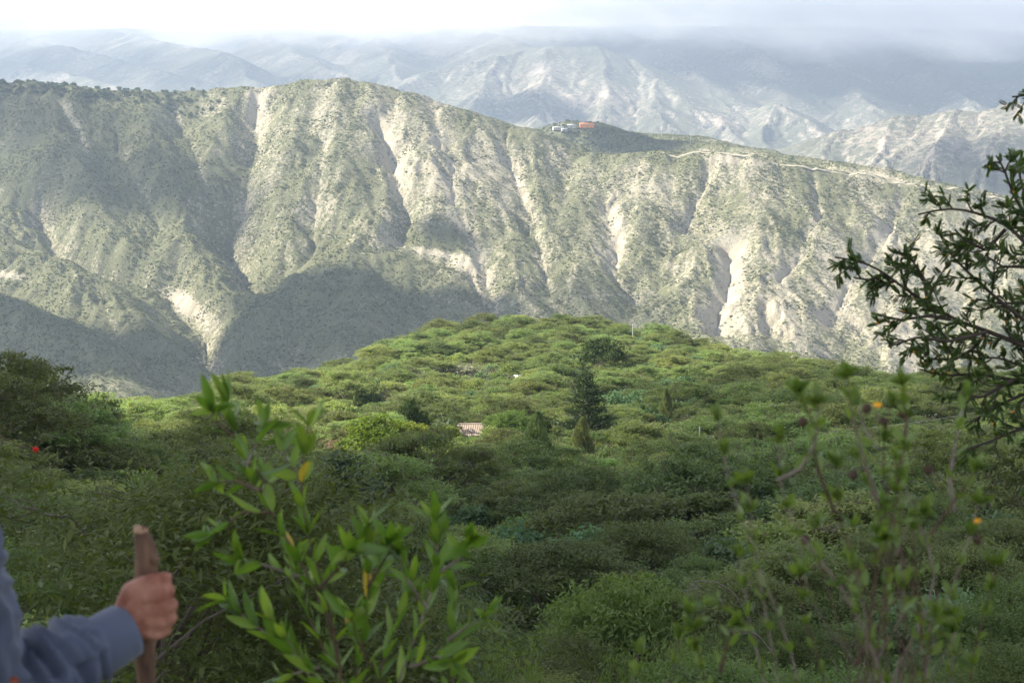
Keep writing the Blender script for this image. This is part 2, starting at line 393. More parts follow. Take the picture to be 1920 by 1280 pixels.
# ------------------------------------------------------------------ far mountains
ML = [
 ln(.34, (-900, 60, 7200), (-300, 50, 7000), (0, 55, 6900), (300, 52, 6900), (600, 48, 7000), (900, 48, 7000), (1200, 46, 6900), (1500, 50, 6700), (1920, 56, 6500), (2700, 50, 6400)),
 # left
 ln(.36, (-300, 60, 6900), (-100, 90, 6000), (60, 120, 5300), (190, 150, 4800), (300, 200, 4300)),
 ln(.4, (0, 62, 6800), (120, 85, 6100), (230, 112, 5500), (330, 140, 5000)),
 ln(.42, (230, 60, 6900), (330, 80, 5900), (400, 92, 5500), (450, 118, 5100), (490, 160, 4700), (520, 200, 4400)),
 ln(.42, (480, 60, 6900), (540, 88, 6000), (600, 118, 5400), (650, 140, 5100), (690, 180, 4700)),
 ln(.42, (700, 58, 6900), (720, 90, 6100), (740, 120, 5500), (760, 160, 5100)),
 # bright rounded mountain
 ln(.4, (900, 52, 6900), (960, 75, 6000), (1000, 90, 5400), (1060, 89, 5200), (1120, 91, 5150), (1180, 108, 5100), (1240, 150, 4800), (1300, 190, 4500), (1350, 225, 4300), (1400, 268, 4050)),
 ln(.4, (1000, 90, 5400), (930, 108, 5200), (860, 125, 5100), (790, 140, 5000), (740, 165, 4800)),
 ln(.45, (1040, 89, 5200), (1030, 150, 4700), (1010, 200, 4350), (990, 260, 4000)),
 ln(.45, (1120, 91, 5150), (1130, 150, 4700), (1140, 210, 4300), (1150, 270, 3950)),
 ln(.45, (930, 108, 5200), (900, 160, 4700), (880, 210, 4400)),
 ln(.45, (1240, 150, 4800), (1230, 200, 4400), (1250, 260, 4000)),
 # right, dark under cloud
 ln(.42, (1150, 55, 6900), (1230, 85, 6100), (1290, 120, 5500), (1340, 160, 5000), (1380, 190, 4700)),
 ln(.42, (1350, 52, 6800), (1400, 90, 5900), (1430, 130, 5300), (1480, 180, 4800)),
 ln(.42, (1550, 52, 6700), (1560, 100, 5700), (1590, 150, 5100), (1650, 200, 4600)),
 ln(.42, (1750, 54, 6600), (1740, 110, 5600), (1790, 160, 5000), (1850, 210, 4500)),
 ln(.42, (1950, 54, 6500), (1960, 120, 5400), (2000, 190, 4700)),
 ln(.42, (2200, 54, 6400), (2200, 150, 5000)),
 ln(.5, (1390, 200, 4600), (1450, 197, 4450), (1500, 222, 4250), (1550, 252, 4050)),
 ln(.5, (1450, 197, 4450), (1440, 250, 4100), (1430, 300, 3850)),
 # nearer pale hill at the right
 ln(.42, (1250, 318, 3300), (1340, 300, 3250), (1440, 280, 3200), (1540, 253, 3150), (1600, 240, 3120), (1680, 222, 3080), (1760, 212, 3050), (1840, 205, 3000), (1920, 192, 2980), (2150, 170, 2950), (2700, 180, 3000)),
 ln(.5, (1560, 250, 3140), (1540, 300, 2900), (1500, 360, 2650)), ln(.5, (1680, 222, 3080), (1640, 290, 2850), (1600, 370, 2600)),
 ln(.5, (1790, 210, 3030), (1760, 280, 2800), (1720, 370, 2600)), ln(.5, (1920, 192, 2980), (1880, 280, 2750), (1850, 370, 2560)), ln(.5, (2080, 178, 2960), (2040, 300, 2700)),
]
A, Y, X = grid(-.5, .5, 640, np.concatenate([np.linspace(2500, 3400, 110), np.linspace(3420, 5600, 190), np.linspace(5615, 7600, 130)]))
Z = ridges(X + 50 * fbm(X, Y, 420, 3, 4), Y + 50 * fbm(X, Y, 420, 3, 6), ML, 14.0)
Z = np.maximum(Z, -430 + 30 * fbm(X, Y, 400, 3))
Z = erode(Z, A, X, Y, 380, 9.0, 4, 21, .4)
Z = Z + 6 * fbm(X, Y, 160, 4, 41)
Z = 690 - np.logaddexp(0, (690 - Z - 0) / 25) * 25 if False else np.minimum(Z, 700)
gx, gy = grad(Z, A, Y); slope = np.hypot(gx, gy)
PX, PY = pix(np.stack([X, Y, Z], -1))
bare = .12 + .2 * sstep(.4, .8, slope) + .35 * fbm(X, Y * .5, 200, 4, 87)
for cx, cy_, rx, ry, an, w in [(1060, 170, 190, 70, 10, .14), (1700, 270, 300, 60, -10, .16), (1440, 120, 40, 60, 20, .3), (620, 90, 60, 30, 20, .3), (850, 95, 90, 18, 0, .22),
                               (1000, 100, 120, 16, 0, -.2), (1340, 220, 60, 40, 0, .12), (1700, 140, 300, 50, 0, -.1)]:
    bare = bare + w * blob(cx, cy_, rx, ry, an)
m_mtn = slope_mat('mountain_slope', 15, (.095, .10, .075), (.135, .135, .10), (.32, .28, .23), (.25, .22, .18), bumpd=4)
sheet('mountains', X, Y, Z, m_mtn, {'bare': np.clip(bare, 0, 1)})

# ------------------------------------------------------------------ cloud: deck overhead (casts the cloud shadows) and bank on the peaks
ZT = 740.0
def cloud_mat(name, tr, df):
    m = bpy.data.materials.new(name); m.use_nodes = True; n = m.node_tree; n.nodes.clear()
    a = n.nodes.new('ShaderNodeAttribute'); a.attribute_name = 'cover'
    g = n.nodes.new('ShaderNodeNewGeometry')
    nz = noise(n, 1 / 90, 4, .6, g.outputs['Position'])
    v = math_(n, 'MULTIPLY_ADD', nz.outputs[0], .5, -.25); v = math_(n, 'ADD', v, a.outputs['Fac'])
    f = ramp(n, v, [(.15, 0.), (.7, 1.)])
    t = n.nodes.new('ShaderNodeBsdfTranslucent'); t.inputs[0].default_value = (*tr, 1)
    d = n.nodes.new('ShaderNodeBsdfDiffuse'); d.inputs[0].default_value = (*df, 1)
    ad = n.nodes.new('ShaderNodeMixShader'); ad.inputs[0].default_value = .5
    n.links.new(t.outputs[0], ad.inputs[1]); n.links.new(d.outputs[0], ad.inputs[2])
    tp = n.nodes.new('ShaderNodeBsdfTransparent'); mx = n.nodes.new('ShaderNodeMixShader')
    n.links.new(f.outputs[0], mx.inputs[0]); n.links.new(tp.outputs[0], mx.inputs[1]); n.links.new(ad.outputs[0], mx.inputs[2])
    o = n.nodes.new('ShaderNodeOutputMaterial'); n.links.new(mx.outputs[0], o.inputs[0])
    return m
SH = [ # ground spots lying in cloud shadow: (px, py, distance, radius x, radius y, strength)
 (960, 1050, 50, 240, 82, .70), (250, 1000, 55, 200, 85, .9), (1700, 900, 80, 110, 90, .6), (1250, 850, 120, 60, 60, .6), (1650, 740, 220, 75, 90, .5), (0, 800, 90, 60, 60, .7),
 (90, 650, 1190, 150, 80, 1.1), (620, 570, 1330, 105, 62, 1.1), (560, 640, 1250, 130, 60, 1.1), (215, 340, 1610, 150, 70, .66), (60, 250, 1720, 150, 80, .5), (830, 590, 1330, 70, 50, .9), (810, 440, 1480, 34, 26, .8), (1180, 265, 2020, 95, 110, 1.0), (1060, 560, 1350, 90, 50, .45),
 (1400, 420, 1480, 60, 50, .2), (1700, 120, 5700, 1200, 900, .95), (1500, 90, 6200, 900, 500, .8), (1250, 70, 6500, 700, 400, .7), (980, 200, 4450, 190, 200, .75), (420, 140, 5100, 350, 300, .5), (100, 120, 5600, 500, 600, .55), (1880, 330, 2700, 180, 160, .6), (1620, 240, 3130, 120, 90, .35), (760, 75, 6500, 500, 300, .5),
]
def deckpos(P): return P[0] + SUN[0] * (ZT - P[2]) / SUN[2], P[1] + SUN[1] * (ZT - P[2]) / SUN[2]
x0 = np.concatenate([np.arange(-9000, -2200, 160), np.arange(-2200, 1500, 20), np.arange(1500, 6000, 160)]); y0 = np.concatenate([np.arange(-3000, -400, 130), np.arange(-400, 2600, 20), np.arange(2600, 9500, 70)])
X, Y = np.meshgrid(x0, y0)
cov = np.zeros_like(X)
for px_, py_, D, rx, ry, w in SH:
    cx, cy_ = deckpos(at(px_, py_, D))
    r2 = ((X - cx) / rx) ** 2 + ((Y - cy_) / ry) ** 2
    soft = .62 if D > 1000 else .35
    cov = np.maximum(cov, w * sstep(1.42, soft, np.sqrt(r2) + .18 * fbm(X, Y, 110, 3, 19)))
away = np.clip(sstep(300, 1400, -Y) + sstep(2600, 4000, Y) * 0 + sstep(-1900, -3200, X) + sstep(900, 2000, X) * (Y < 3000), 0, 1)
cov = np.maximum(cov, away * (.45 + .8 * fbm(X, Y, 1500, 3, 13)))
cov = np.maximum(cov, 1.2 * sstep(7000, 7600, Y))
Zd = ZT + 25 * fbm(X, Y, 260, 3, 3) + 14
cd = sheet('cloud_deck', X, Y, Zd, cloud_mat('cloud_grey', (.62, .64, .68), (.8, .8, .82)), {'cover': cov})
# the bank lying on the peaks
def bank_mat():
    m = bpy.data.materials.new('cloud_white'); m.use_nodes = True; n = m.node_tree; n.nodes.clear()
    a = n.nodes.new('ShaderNodeAttribute'); a.attribute_name = 'cover'
    t = n.nodes.new('ShaderNodeBsdfTranslucent'); t.inputs[0].default_value = (.55, .56, .58, 1)
    d = n.nodes.new('ShaderNodeBsdfDiffuse'); d.inputs[0].default_value = (.55, .56, .58, 1)
    ad = n.nodes.new('ShaderNodeMixShader'); ad.inputs[0].default_value = .85
    n.links.new(t.outputs[0], ad.inputs[1]); n.links.new(d.outputs[0], ad.inputs[2])
    tp = n.nodes.new('ShaderNodeBsdfTransparent'); mx = n.nodes.new('ShaderNodeMixShader')
    n.links.new(a.outputs['Fac'], mx.inputs[0]); n.links.new(tp.outputs[0], mx.inputs[1]); n.links.new(ad.outputs[0], mx.inputs[2])
    o = n.nodes.new('ShaderNodeOutputMaterial'); n.links.new(mx.outputs[0], o.inputs[0])
    return m
mb = bank_mat()
edge_x = np.array([-400, 0, 200, 420, 520, 620, 760, 900, 1000, 1100, 1250, 1400, 1600, 1750, 1920, 2400]); edge_y = np.array([60, 62, 60, 78, 70, 58, 72, 64, 50, 60, 72, 84, 90, 96, 104, 110])
for k in range(9):
    D = 4500 + k * 230
    a = np.linspace(-.5, .5, 260); v = np.linspace(0, 1, 60)
    Aq, V = np.meshgrid(a, v)
    zb = 300 + V * 415
    Yq = D + 120 * fbm(Aq * 4000, zb * 2, 700, 3, k) + 800 * V
    Xq = Aq * D
    pxq, pyq = pix(np.stack([Xq, Yq, zb], -1))
    e = np.interp(pxq, edge_x, edge_y)
    nzv = fbm(Xq + k * 900, zb * 2.2 + k * 300, 420, 5, k + 3)
    c = sstep(30, -46, pyq - e + 85 * nzv)
    c = c * (.16 + .05 * k)
    o = sheet('cloud_bank', Xq, Yq, zb, mb, {'cover': c}); o['kind'] = 'stuff'

# ------------------------------------------------------------------ haze
hb = bpy.data.meshes.new('haze'); bm = bmesh.new(); bmesh.ops.create_cube(bm, size=1)
bm.to_mesh(hb); bm.free()
hz = bpy.data.objects.new('haze', hb); COL.objects.link(hz)
hz.scale = (9400, 8600, 715 + 900); hz.location = (0, 3600, (715 - 900) / 2); hz['kind'] = 'stuff'
m = bpy.data.materials.new('air'); m.use_nodes = True; n = m.node_tree; n.nodes.clear()
pv = n.nodes.new('ShaderNodeVolumePrincipled'); pv.inputs['Color'].default_value = (.61, .75, 1.0, 1); pv.inputs['Density'].default_value = 0.95e-4
pv.inputs['Anisotropy'].default_value = .3
o = n.nodes.new('ShaderNodeOutputMaterial'); n.links.new(pv.outputs[0], o.inputs['Volume']); hb.materials.append(m)

# ------------------------------------------------------------------ foliage shapes (numpy)
def unit(v): return v / (np.linalg.norm(v, axis=-1, keepdims=True) + 1e-9)
def rnd_dir(n, r, up=0.0):
    v = r.normal(size=(n, 3)); v[:, 2] += up; return unit(v)
def cards(C, D, Nn, L, Wd, fold=.25):
    """one small folded leaf spray (4 points, 2 triangles) per centre: C centre, D direction, Nn facing"""
    n = len(C); L = np.broadcast_to(L, (n,))[:, None]; Wd = np.broadcast_to(Wd, (n,))[:, None]
    s = unit(np.cross(D, Nn)); u = np.cross(s, D)
    a = C - D * L * .5; b_ = C + s * Wd * .5 + u * Wd * fold; c = C + D * L * .5; d = C - s * Wd * .5 + u * Wd * fold
    co = np.stack([a, b_, c, d], 1).reshape(-1, 3); i = np.arange(n)[:, None] * 4
    f = np.concatenate([i + [[0, 1, 2]], i + [[0, 2, 3]]], 0)
    return co, f
def tube(pts, r0, r1, sides=6):
    pts = np.asarray(pts, float); n = len(pts)
    t = np.gradient(pts, axis=0); t = unit(t)
    ref = np.array([0.31, .95, .05]); s = unit(np.cross(t, ref)); u = np.cross(t, s)
    rr = np.linspace(r0, r1, n) if np.isscalar(r0) else np.asarray(r0); a = np.linspace(0, 2 * np.pi, sides, endpoint=False)
    co = pts[:, None] + rr[:, None, None] * (np.cos(a)[None, :, None] * s[:, None] + np.sin(a)[None, :, None] * u[:, None])
    i = np.arange(n * sides).reshape(n, sides); j = np.roll(i, -1, 1)
    q = np.stack([i[:-1], j[:-1], j[1:], i[1:]], -1).reshape(-1, 4)
    f = np.concatenate([q[:, [0, 1, 2]], q[:, [0, 2, 3]]], 0)
    return co.reshape(-1, 3), f
def join(parts):
    co = []; fa = []; o = 0
    for c, f in parts:
        co.append(c); fa.append(f + o); o += len(c)
    return np.concatenate(co), np.concatenate(fa)
def bend(a, b, sag, r, n=6):
    a = np.asarray(a, float); b = np.asarray(b, float); t = np.linspace(0, 1, n)[:, None]
    off = r.normal(size=3) * np.linalg.norm(b - a) * .08; off[2] += sag
    return a * (1 - t) + b * t + np.sin(t * np.pi) * off
def limbs(base_r, H, ends, r, fork=.3, lean=.1):
    """trunk with limbs reaching to the given ends"""
    top = np.array([r.normal() * lean * H, r.normal() * lean * H, H * fork])
    P = [tube(bend((0, 0, -.5), top, 0, r, 5), base_r * 1.25, base_r * .8, 7)]
    for e in ends:
        e = np.asarray(e); s = top * r.uniform(.75, 1.0)
        P.append(tube(bend(s, e, -.08 * H, r, 6), base_r * .42, base_r * .06, 4))
        for _ in range(2):
            q = e + r.normal(size=3) * [.5, .5, .15] * H * .2
            m_ = s * .45 + e * .55
            P.append(tube(bend(m_, q, 0, r, 4), base_r * .14, base_r * .03, 3))
    return P
def pads(n, R, H, r, lo=.5, flat=.10, pr=.34, power=.5):
    out = []
    for k in range(n):
        rr = R * (1 - pr * .7) * r.uniform(0, 1) ** power; th = k * 2.4 + r.uniform(-.5, .5)
        z = H * (lo + (1 - lo) * (1 - (rr / R) ** 1.7)) + H * r.uniform(-.09, .03)
        out.append((np.array([rr * math.cos(th), rr * math.sin(th), z]), R * pr * r.uniform(.75, 1.3), H * flat * r.uniform(.8, 1.4)))
    return out
def pad_leaves(pd, n, r, L, Wd, up=1.1, shell=.35, droop=0.0, hor=.5, clump=1.0):
    C = []; D = []; Q = []
    w = np.array([p[1] ** 2 for p in pd]); w = w / w.sum()
    for (c, pr, ph), q in zip(pd, (w * n).astype(int)):
        v = rnd_dir(q, r, .35); v = v * (r.uniform(0, 1, (q, 1)) ** shell)
        # raggedness so the rim is uneven
        rag = 1 + .35 * np.sin(np.arctan2(v[:, 1], v[:, 0]) * 5 + c[0] * 3) * .5
        nc = max(3, q // 26); own = r.integers(0, nc, q); vc = v[:nc][own]
        P = c + vc * np.array([pr, pr, ph]) * np.stack([rag[:nc][own], rag[:nc][own], np.ones(q)], 1) + r.normal(size=(q, 3)) * [.20, .20, .08] * (.55 + .9 * r.uniform(0, 1, nc)[own][:, None]) * clump
        P[:, 2] -= .18 * ph * (np.hypot(v[:, 0], v[:, 1]) ** 2) * 2
        d = unit(np.stack([v[:, 0], v[:, 1], np.zeros(q)], 1) + r.normal(size=(q, 3)) * [hor * 1.4, hor * 1.4, hor * .8] - [0, 0, droop])
        nn = unit(rnd_dir(q, r) + [0, 0, up])
        C.append(P); D.append(d); Q.append(nn)
    C = np.concatenate(C); D = np.concatenate(D); Q = np.concatenate(Q)
    return cards(C, D, Q, L * r.uniform(.6, 1.3, len(C)), Wd * r.uniform(.6, 1.3, len(C)))
def frond_template(npair=9, L=.22, w=.045):
    """feathery compound leaf"""
    P = []
    co = []; f = []
    for i in range(npair):
        x = L * (.12 + .86 * i / (npair - 1)); lw = w * (1 - .55 * abs(i / (npair - 1) - .4))
        for s in (-1, 1):
            k = len(co); co += [(x - .008, 0, .008), (x + .007, s * lw * .5, .012), (x + .016, s * lw, .004), (x + .012, s * lw * .4, .0)]
            f += [(k, k + 1, k + 2), (k, k + 2, k + 3)]
    P.append((np.array(co), np.array(f))); return join(P)
def stamp(tmpl, C, D, Nn, sc):
    co, f = tmpl; n = len(C); s = unit(np.cross(Nn, D)); u = np.cross(D, s)
    M = np.stack([D, s, u], 1) * np.broadcast_to(sc, (n,))[:, None, None]
    V = np.einsum('vi,nij->nvj', co, M) + C[:, None]
    F_ = f[None] + (np.arange(n) * len(co))[:, None, None]
    return V.reshape(-1, 3), F_.reshape(-1, f.shape[1])

# ------------------------------------------------------------------ plant materials
M = dict(
 bark=plain('bark_grey', (.20, .165, .13), (.09, .075, .06), 9, .95, .01, stretch=(1, 1, .25)),
 twig=plain('twig_pale', (.30, .26, .22), (.17, .14, .12), 9, .95),
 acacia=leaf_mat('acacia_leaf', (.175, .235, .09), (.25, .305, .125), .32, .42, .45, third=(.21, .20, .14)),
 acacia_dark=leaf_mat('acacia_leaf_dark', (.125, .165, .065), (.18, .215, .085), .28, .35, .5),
 bright=leaf_mat('bright_leaf', (.18, .26, .09), (.25, .33, .12), .25, .35, .8, third=(.30, .28, .15)),
 teal=leaf_mat('bluish_leaf', (.11, .185, .095), (.16, .24, .125), .2, .3, .8),
 grey=leaf_mat('dry_grey_leaf', (0.254, 0.229, 0.196), (0.186, 0.203, 0.133), .25, .25, 1.2, third=(0.321, 0.254, 0.281)),
 conifer=leaf_mat('conifer_leaf', (0.046, 0.079, 0.039), (0.073, 0.106, 0.053), .2, .2, .7),
 silver=leaf_mat('silver_leaf', (.30, .32, .25), (.38, .38, .30), .1, .3, .9),
 near=leaf_mat('near_acacia_leaf', (.095, .135, .04), (.16, .205, .065), .25, .35, .8),
 cypress=leaf_mat('cypress_leaf', (.19, .23, .12), (.24, .28, .15), .15, .45, .9),
 yellow=leaf_mat('yellow_green_leaf', (0.242, 0.297, 0.054), (0.154, 0.220, 0.047), .12, .4, .9),
 pepper=leaf_mat('pepper_leaf', (.13, .20, .06), (.18, .26, .085), .12, .35, .9),
 darkround=leaf_mat('dark_glossy_leaf', (.04, .07, .018), (.07, .105, .03), .15, .25, 1.0),
 palm=leaf_mat('palm_leaf', (.12, .16, .09), (.17, .21, .12), .12, .25, .9),
 vine=leaf_mat('vine_leaf', (.105, .18, .05), (.19, .27, .085), .22, .35, 1.5, third=(.24, .27, .09)),
 scrub=leaf_mat('scrub_leaf', (.13, .145, .08), (.21, .215, .125), .35, .4, .4),
)

# ------------------------------------------------------------------ plant prototypes: (trunk mesh, crown mesh)
def P_acacia(seed, n=13000, R=4.6, H=5.2, L=.26, Wd=.10, np_=21, mat='acacia', tmpl=None, tsc=1.0):
    r = np.random.default_rng(seed); pd = pads(np_, R, H, r, .42, .062, .30)
    T_ = limbs(.17, H, [p[0] - [0, 0, p[2] * .3] for p in pd], r, .28)
    for c_, pr_r, ph_ in pd:        # bare twig ends showing through the leaves
        for _ in range(4):
            v_ = rnd_dir(1, r, .8)[0] * [pr_r, pr_r, ph_ * 1.5] * r.uniform(.5, 1.15); T_.append(tube([c_ + v_ * .2, c_ + v_ * .7 + [0, 0, .05], c_ + v_ + [0, 0, .1]], .028 if tmpl is None and n < 20000 else .009, .01 if tmpl is None and n < 20000 else .004, 3))
    tr = join(T_)
    if tmpl is None: cr = pad_leaves(pd, n, r, L, Wd, 2.2)
    else: cr = pad_stamp(pd, n, r, tmpl, tsc)
    return mesh_np('acacia_trunk', *tr, [M['bark']]), mesh_np('acacia_crown', *cr, [M[mat]])
def pad_stamp(pd, n, r, tmpl, tsc, up=1.0, droop=.1):
    C = []; D = []; Q = []
    w = np.array([p[1] ** 2 for p in pd]); w = w / w.sum()
    for (c, pr, ph), q in zip(pd, (w * n).astype(int)):
        v = rnd_dir(q, r, .3) * (r.uniform(0, 1, (q, 1)) ** .4)
        nc = max(3, q // 11); own = r.integers(0, nc, q); vc = v[:nc][own]; dd = unit(rnd_dir(q, r, .5) + vc * .7)
        C.append(c + vc * [pr, pr, ph] + dd * r.uniform(0, .10, (q, 1))); D.append(unit(dd - [0, 0, droop])); Q.append(unit(rnd_dir(q, r) * .7 + [0, 0, up]))
    return stamp(tmpl, np.concatenate(C), np.concatenate(D), np.concatenate(Q), tsc)
def P_round(seed, mat, n=7500, R=2.6, H=3.4, L=.22, Wd=.13, np_=16, up=.5, flat=.2, lo=.35, droop=.15, bark='bark'):
    r = np.random.default_rng(seed); pd = pads(np_, R, H * .9, r, lo, flat, .38, .55)
    tr = join(limbs(.10, H, [p[0] for p in pd], r, .2))
    cr = pad_leaves(pd, n, r, L, Wd, up, .5, droop, .9)
    return mesh_np('shrub_stems', *tr, [M[bark]]), mesh_np('shrub_crown', *cr, [M[mat]])
def P_thorn(seed):
    """half-leafless scrub: a haze of pale twigs with thin leaves"""
    r = np.random.default_rng(seed); P = []; tips = []
    for k in range(26):
        th = r.uniform(0, 6.28); rr = 2.3 * r.uniform(.2, 1) ** .5; e = np.array([rr * math.cos(th), rr * math.sin(th), 2.9 * (1 - .35 * (rr / 2.4) ** 2) * r.uniform(.7, 1)])
        P.append(tube(bend((r.normal() * .2, r.normal() * .2, -.3), e, -.2, r, 5), .04, .008, 4))
        for _ in range(7):
            s = e * r.uniform(.5, 1); q = s + r.normal(size=3) * .55; P.append(tube(bend(s, q, 0, r, 3), .012, .004, 3)); tips.append(q)
    tips = np.array(tips); C = tips[r.integers(0, len(tips), 1500)] + r.normal(size=(1500, 3)) * [.35, .35, .2]
    cr = cards(C, rnd_dir(1500, r), rnd_dir(1500, r, .6), .2, .1)
    return mesh_np('thorn_stems', *join(P), [M['twig']]), mesh_np('thorn_crown', *cr, [M['grey']])
def P_conifer(seed, H=9, R=3.0, n=6000, mat='conifer', power=.8):
    r = np.random.default_rng(seed); P = [tube([(0, 0, -.5), (0.1, 0, H * .5), (0, 0, H * .97)], .2, .03, 6)]; C = []; D = []
    for k in range(46):
        z = H * (.08 + .9 * k / 46); rr = R * (1 - (k / 46) ** 1.2) ** power * r.uniform(.7, 1.12) + .15; th = k * 2.4 + r.uniform(-.4, .4)
        e = np.array([rr * math.cos(th), rr * math.sin(th), z + rr * .18]); s = np.array([0, 0, z - .1]); P.append(tube(bend(s, e, -.1, r, 4), .035, .01, 3))
        q = int(n * rr / 80) + 12; t = r.uniform(.15, 1.05, (q, 1)); C.append(s + (e - s) * t + r.normal(size=(q, 3)) * [.26, .26, .13]); D.append(unit(np.tile(e - s, (q, 1)) + r.normal(size=(q, 3)) * .7 + [0, 0, .5]))
    C = np.concatenate(C); D = np.concatenate(D)
    return mesh_np('conifer_trunk', *join(P), [M['bark']]), mesh_np('conifer_crown', *cards(C, D, rnd_dir(len(C), r, .5), .34, .12), [M[mat]])
def P_cypress(seed, H=7, R=.75, mat='cypress', n=3800):
    r = np.random.default_rng(seed); t = r.uniform(0, 1, n); th = r.uniform(0, 6.28, n); rr = R * np.sin(np.pi * (.12 + .88 * t)) ** .7 * (1 + .3 * np.sin(th * 3 + t * 14)) * r.uniform(.4, 1.1, n) ** .5
    C = np.stack([rr * np.cos(th), rr * np.sin(th), H * (.05 + .95 * t)], 1); D = unit(np.stack([np.cos(th) * .4, np.sin(th) * .4, np.ones(n)], 1) + r.normal(size=(n, 3)) * .25)
    P = [tube([(0, 0, -.5), (0, .05, H * .5), (0, 0, H * .95)], .11, .02, 5)]
    return mesh_np('cypress_trunk', *join(P), [M['bark']]), mesh_np('cypress_crown', *cards(C, D, rnd_dir(n, r), .4, .1), [M[mat]])
def P_palm(seed, nf=26, Lf=2.6, H=1.2):
    r = np.random.default_rng(seed); tr = tube([(0, 0, -.5), (.05, 0, H * .5), (0, 0, H)], .28, .22, 8); P = []
    for k in range(nf):
        th = k * 2.4; el = rad(r.uniform(5, 80)); d = np.array([math.cos(th), math.sin(th), 0]); t = np.linspace(0, 1, 9); L = Lf * r.uniform(.8, 1.1)
        pts = np.array([0, 0, H]) + d * (L * math.cos(el) * t)[:, None] + np.array([0, 0, 1.0]) * (L * math.sin(el) * t - .75 * L * t ** 2 * math.cos(el))[:, None]
        P.append(tube(pts, .03, .008, 3)); s = np.array([-d[1], d[0], 0]); tt = r.uniform(.12, 1, 60)
        C = np.stack([np.interp(tt, t, pts[:, i]) for i in range(3)], 1); sg = np.where(np.arange(60) % 2, 1, -1)[:, None]
        D = unit(s * sg + d * .7 - [0, 0, .3] + r.normal(size=(60, 3)) * .1); P.append(cards(C + D * .22, D, np.tile([0, 0, 1.0], (60, 1)), .5, .10))
    return mesh_np('palm_trunk', *tr, [M['bark']]), mesh_np('palm_fronds', *join(P), [M['palm']])
def P_pepper(seed, n=9000, R=3.6, H=5.5, L=.36, Wd=.05, tmpl=None):
    """drooping sprays hanging from arching limbs"""
    r = np.random.default_rng(seed); pd = pads(20, R, H, r, .45, .16, .3, .6); C = []; D = []
    for (c, pr, ph) in pd:
        for k in range(26):
            v = rnd_dir(1, r, .6)[0]; s = c + v * [pr, pr, ph * 1.2]; ln_ = r.uniform(.5, 1.5); q = max(4, n // (len(pd) * 26)); t = r.uniform(0, 1, (q, 1))
            C.append(s + np.array([v[0] * .3, v[1] * .3, -ln_]) * t + r.normal(size=(q, 3)) * .07); D.append(unit(np.tile([v[0] * .4, v[1] * .4, -1.0], (q, 1)) + r.normal(size=(q, 3)) * .5))
    C = np.concatenate(C); D = np.concatenate(D); tr = join(limbs(.2, H, [p[0] for p in pd], r, .3))
    cr = cards(C, D, rnd_dir(len(C), r), L, Wd) if tmpl is None else stamp(tmpl, C, D, rnd_dir(len(C), r), 1.0)
    return mesh_np('pepper_trunk', *tr, [M['bark']]), mesh_np('pepper_crown', *cr, [M['pepper']])
FR = frond_template(6, .16, .045); FRs = frond_template(7, .17, .04)
PROTO = {
 'acacia_tree': [P_acacia(s, R=R_, H=H_) for s, R_, H_ in ((1, 4.6, 5.0), (2, 5.2, 5.4), (3, 4.2, 4.6), (4, 4.8, 5.8))],
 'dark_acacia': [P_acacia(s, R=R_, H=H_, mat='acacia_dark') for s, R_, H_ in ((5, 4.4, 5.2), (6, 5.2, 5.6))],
 'leafy_shrub': [P_round(s, 'bright') for s in (11, 12, 13)],
 'bluish_shrub': [P_round(s, 'teal', L=.26, Wd=.2, up=.8) for s in (21, 22)],
 'thorn_scrub': [P_thorn(s) for s in (31, 32, 33)],
 'mid_acacia': [P_acacia(s, n=22000, R=4.2, H=4.8, L=.17, Wd=.065, np_=16, mat=mt__) for s, mt__ in ((43, 'acacia'), (44, 'acacia_dark'), (45, 'acacia'))],
 'near_acacia': [P_acacia(s, n=44000, R=3.0, H=4.0, L=.095, Wd=.030, np_=17, mat='near') for s in (41, 42)],
 'near_pepper': [P_pepper(s, n=7000, R=2.2, H=3.4, L=.16, Wd=.03) for s in (81, 82)],
 'near_shrub': [P_round(s, 'vine', n=8500, R=1.8, H=2.4, L=.13, Wd=.085, up=.8) for s in (51, 52)],
}
FAM = {'mid_acacia': ('acacia_tree', 'trunk'), 'acacia_tree': ('acacia_tree', 'trunk'), 'dark_acacia': ('acacia_tree', 'trunk'), 'leafy_shrub': ('leafy_shrub', 'stems'), 'bluish_shrub': ('bluish_shrub', 'stems'), 'thorn_scrub': ('thorn_scrub', 'stems'),
       'near_acacia': ('acacia_tree', 'trunk'), 'near_shrub': ('leafy_shrub', 'stems'), 'near_pepper': ('pepper_tree', 'trunk')}
def emp(name, loc, rz=0, sc=1, label=None, cat=None, group=None):
    o = bpy.data.objects.new(name, None); COL.objects.link(o); o.empty_display_size = .2
    o.location = [float(v) for v in loc]; o.rotation_euler = (0, 0, rz); o.scale = (sc, sc, sc) if np.isscalar(sc) else sc
    if label: o['label'] = label
    if cat: o['category'] = cat
    if group: o['group'] = group
    return o
def part(name, me, parent, loc=(0, 0, 0), rot=None, label=None, kind=None):
    o = bpy.data.objects.new(name, me); COL.objects.link(o); o.parent = parent; o.location = [float(v) for v in loc]
    if rot is not None: o.rotation_mode = 'QUATERNION'; o.rotation_quaternion = rot
    if label: o['label'] = label
    if kind: o['kind'] = kind
    return o
def plant(name, protos, loc, rz, sc, label, cat, group=None, tn='trunk'):
    t = emp(name, loc, rz, sc, label, cat, group)
    part(tn, protos[0], t); part('crown', protos[1], t)
    return t
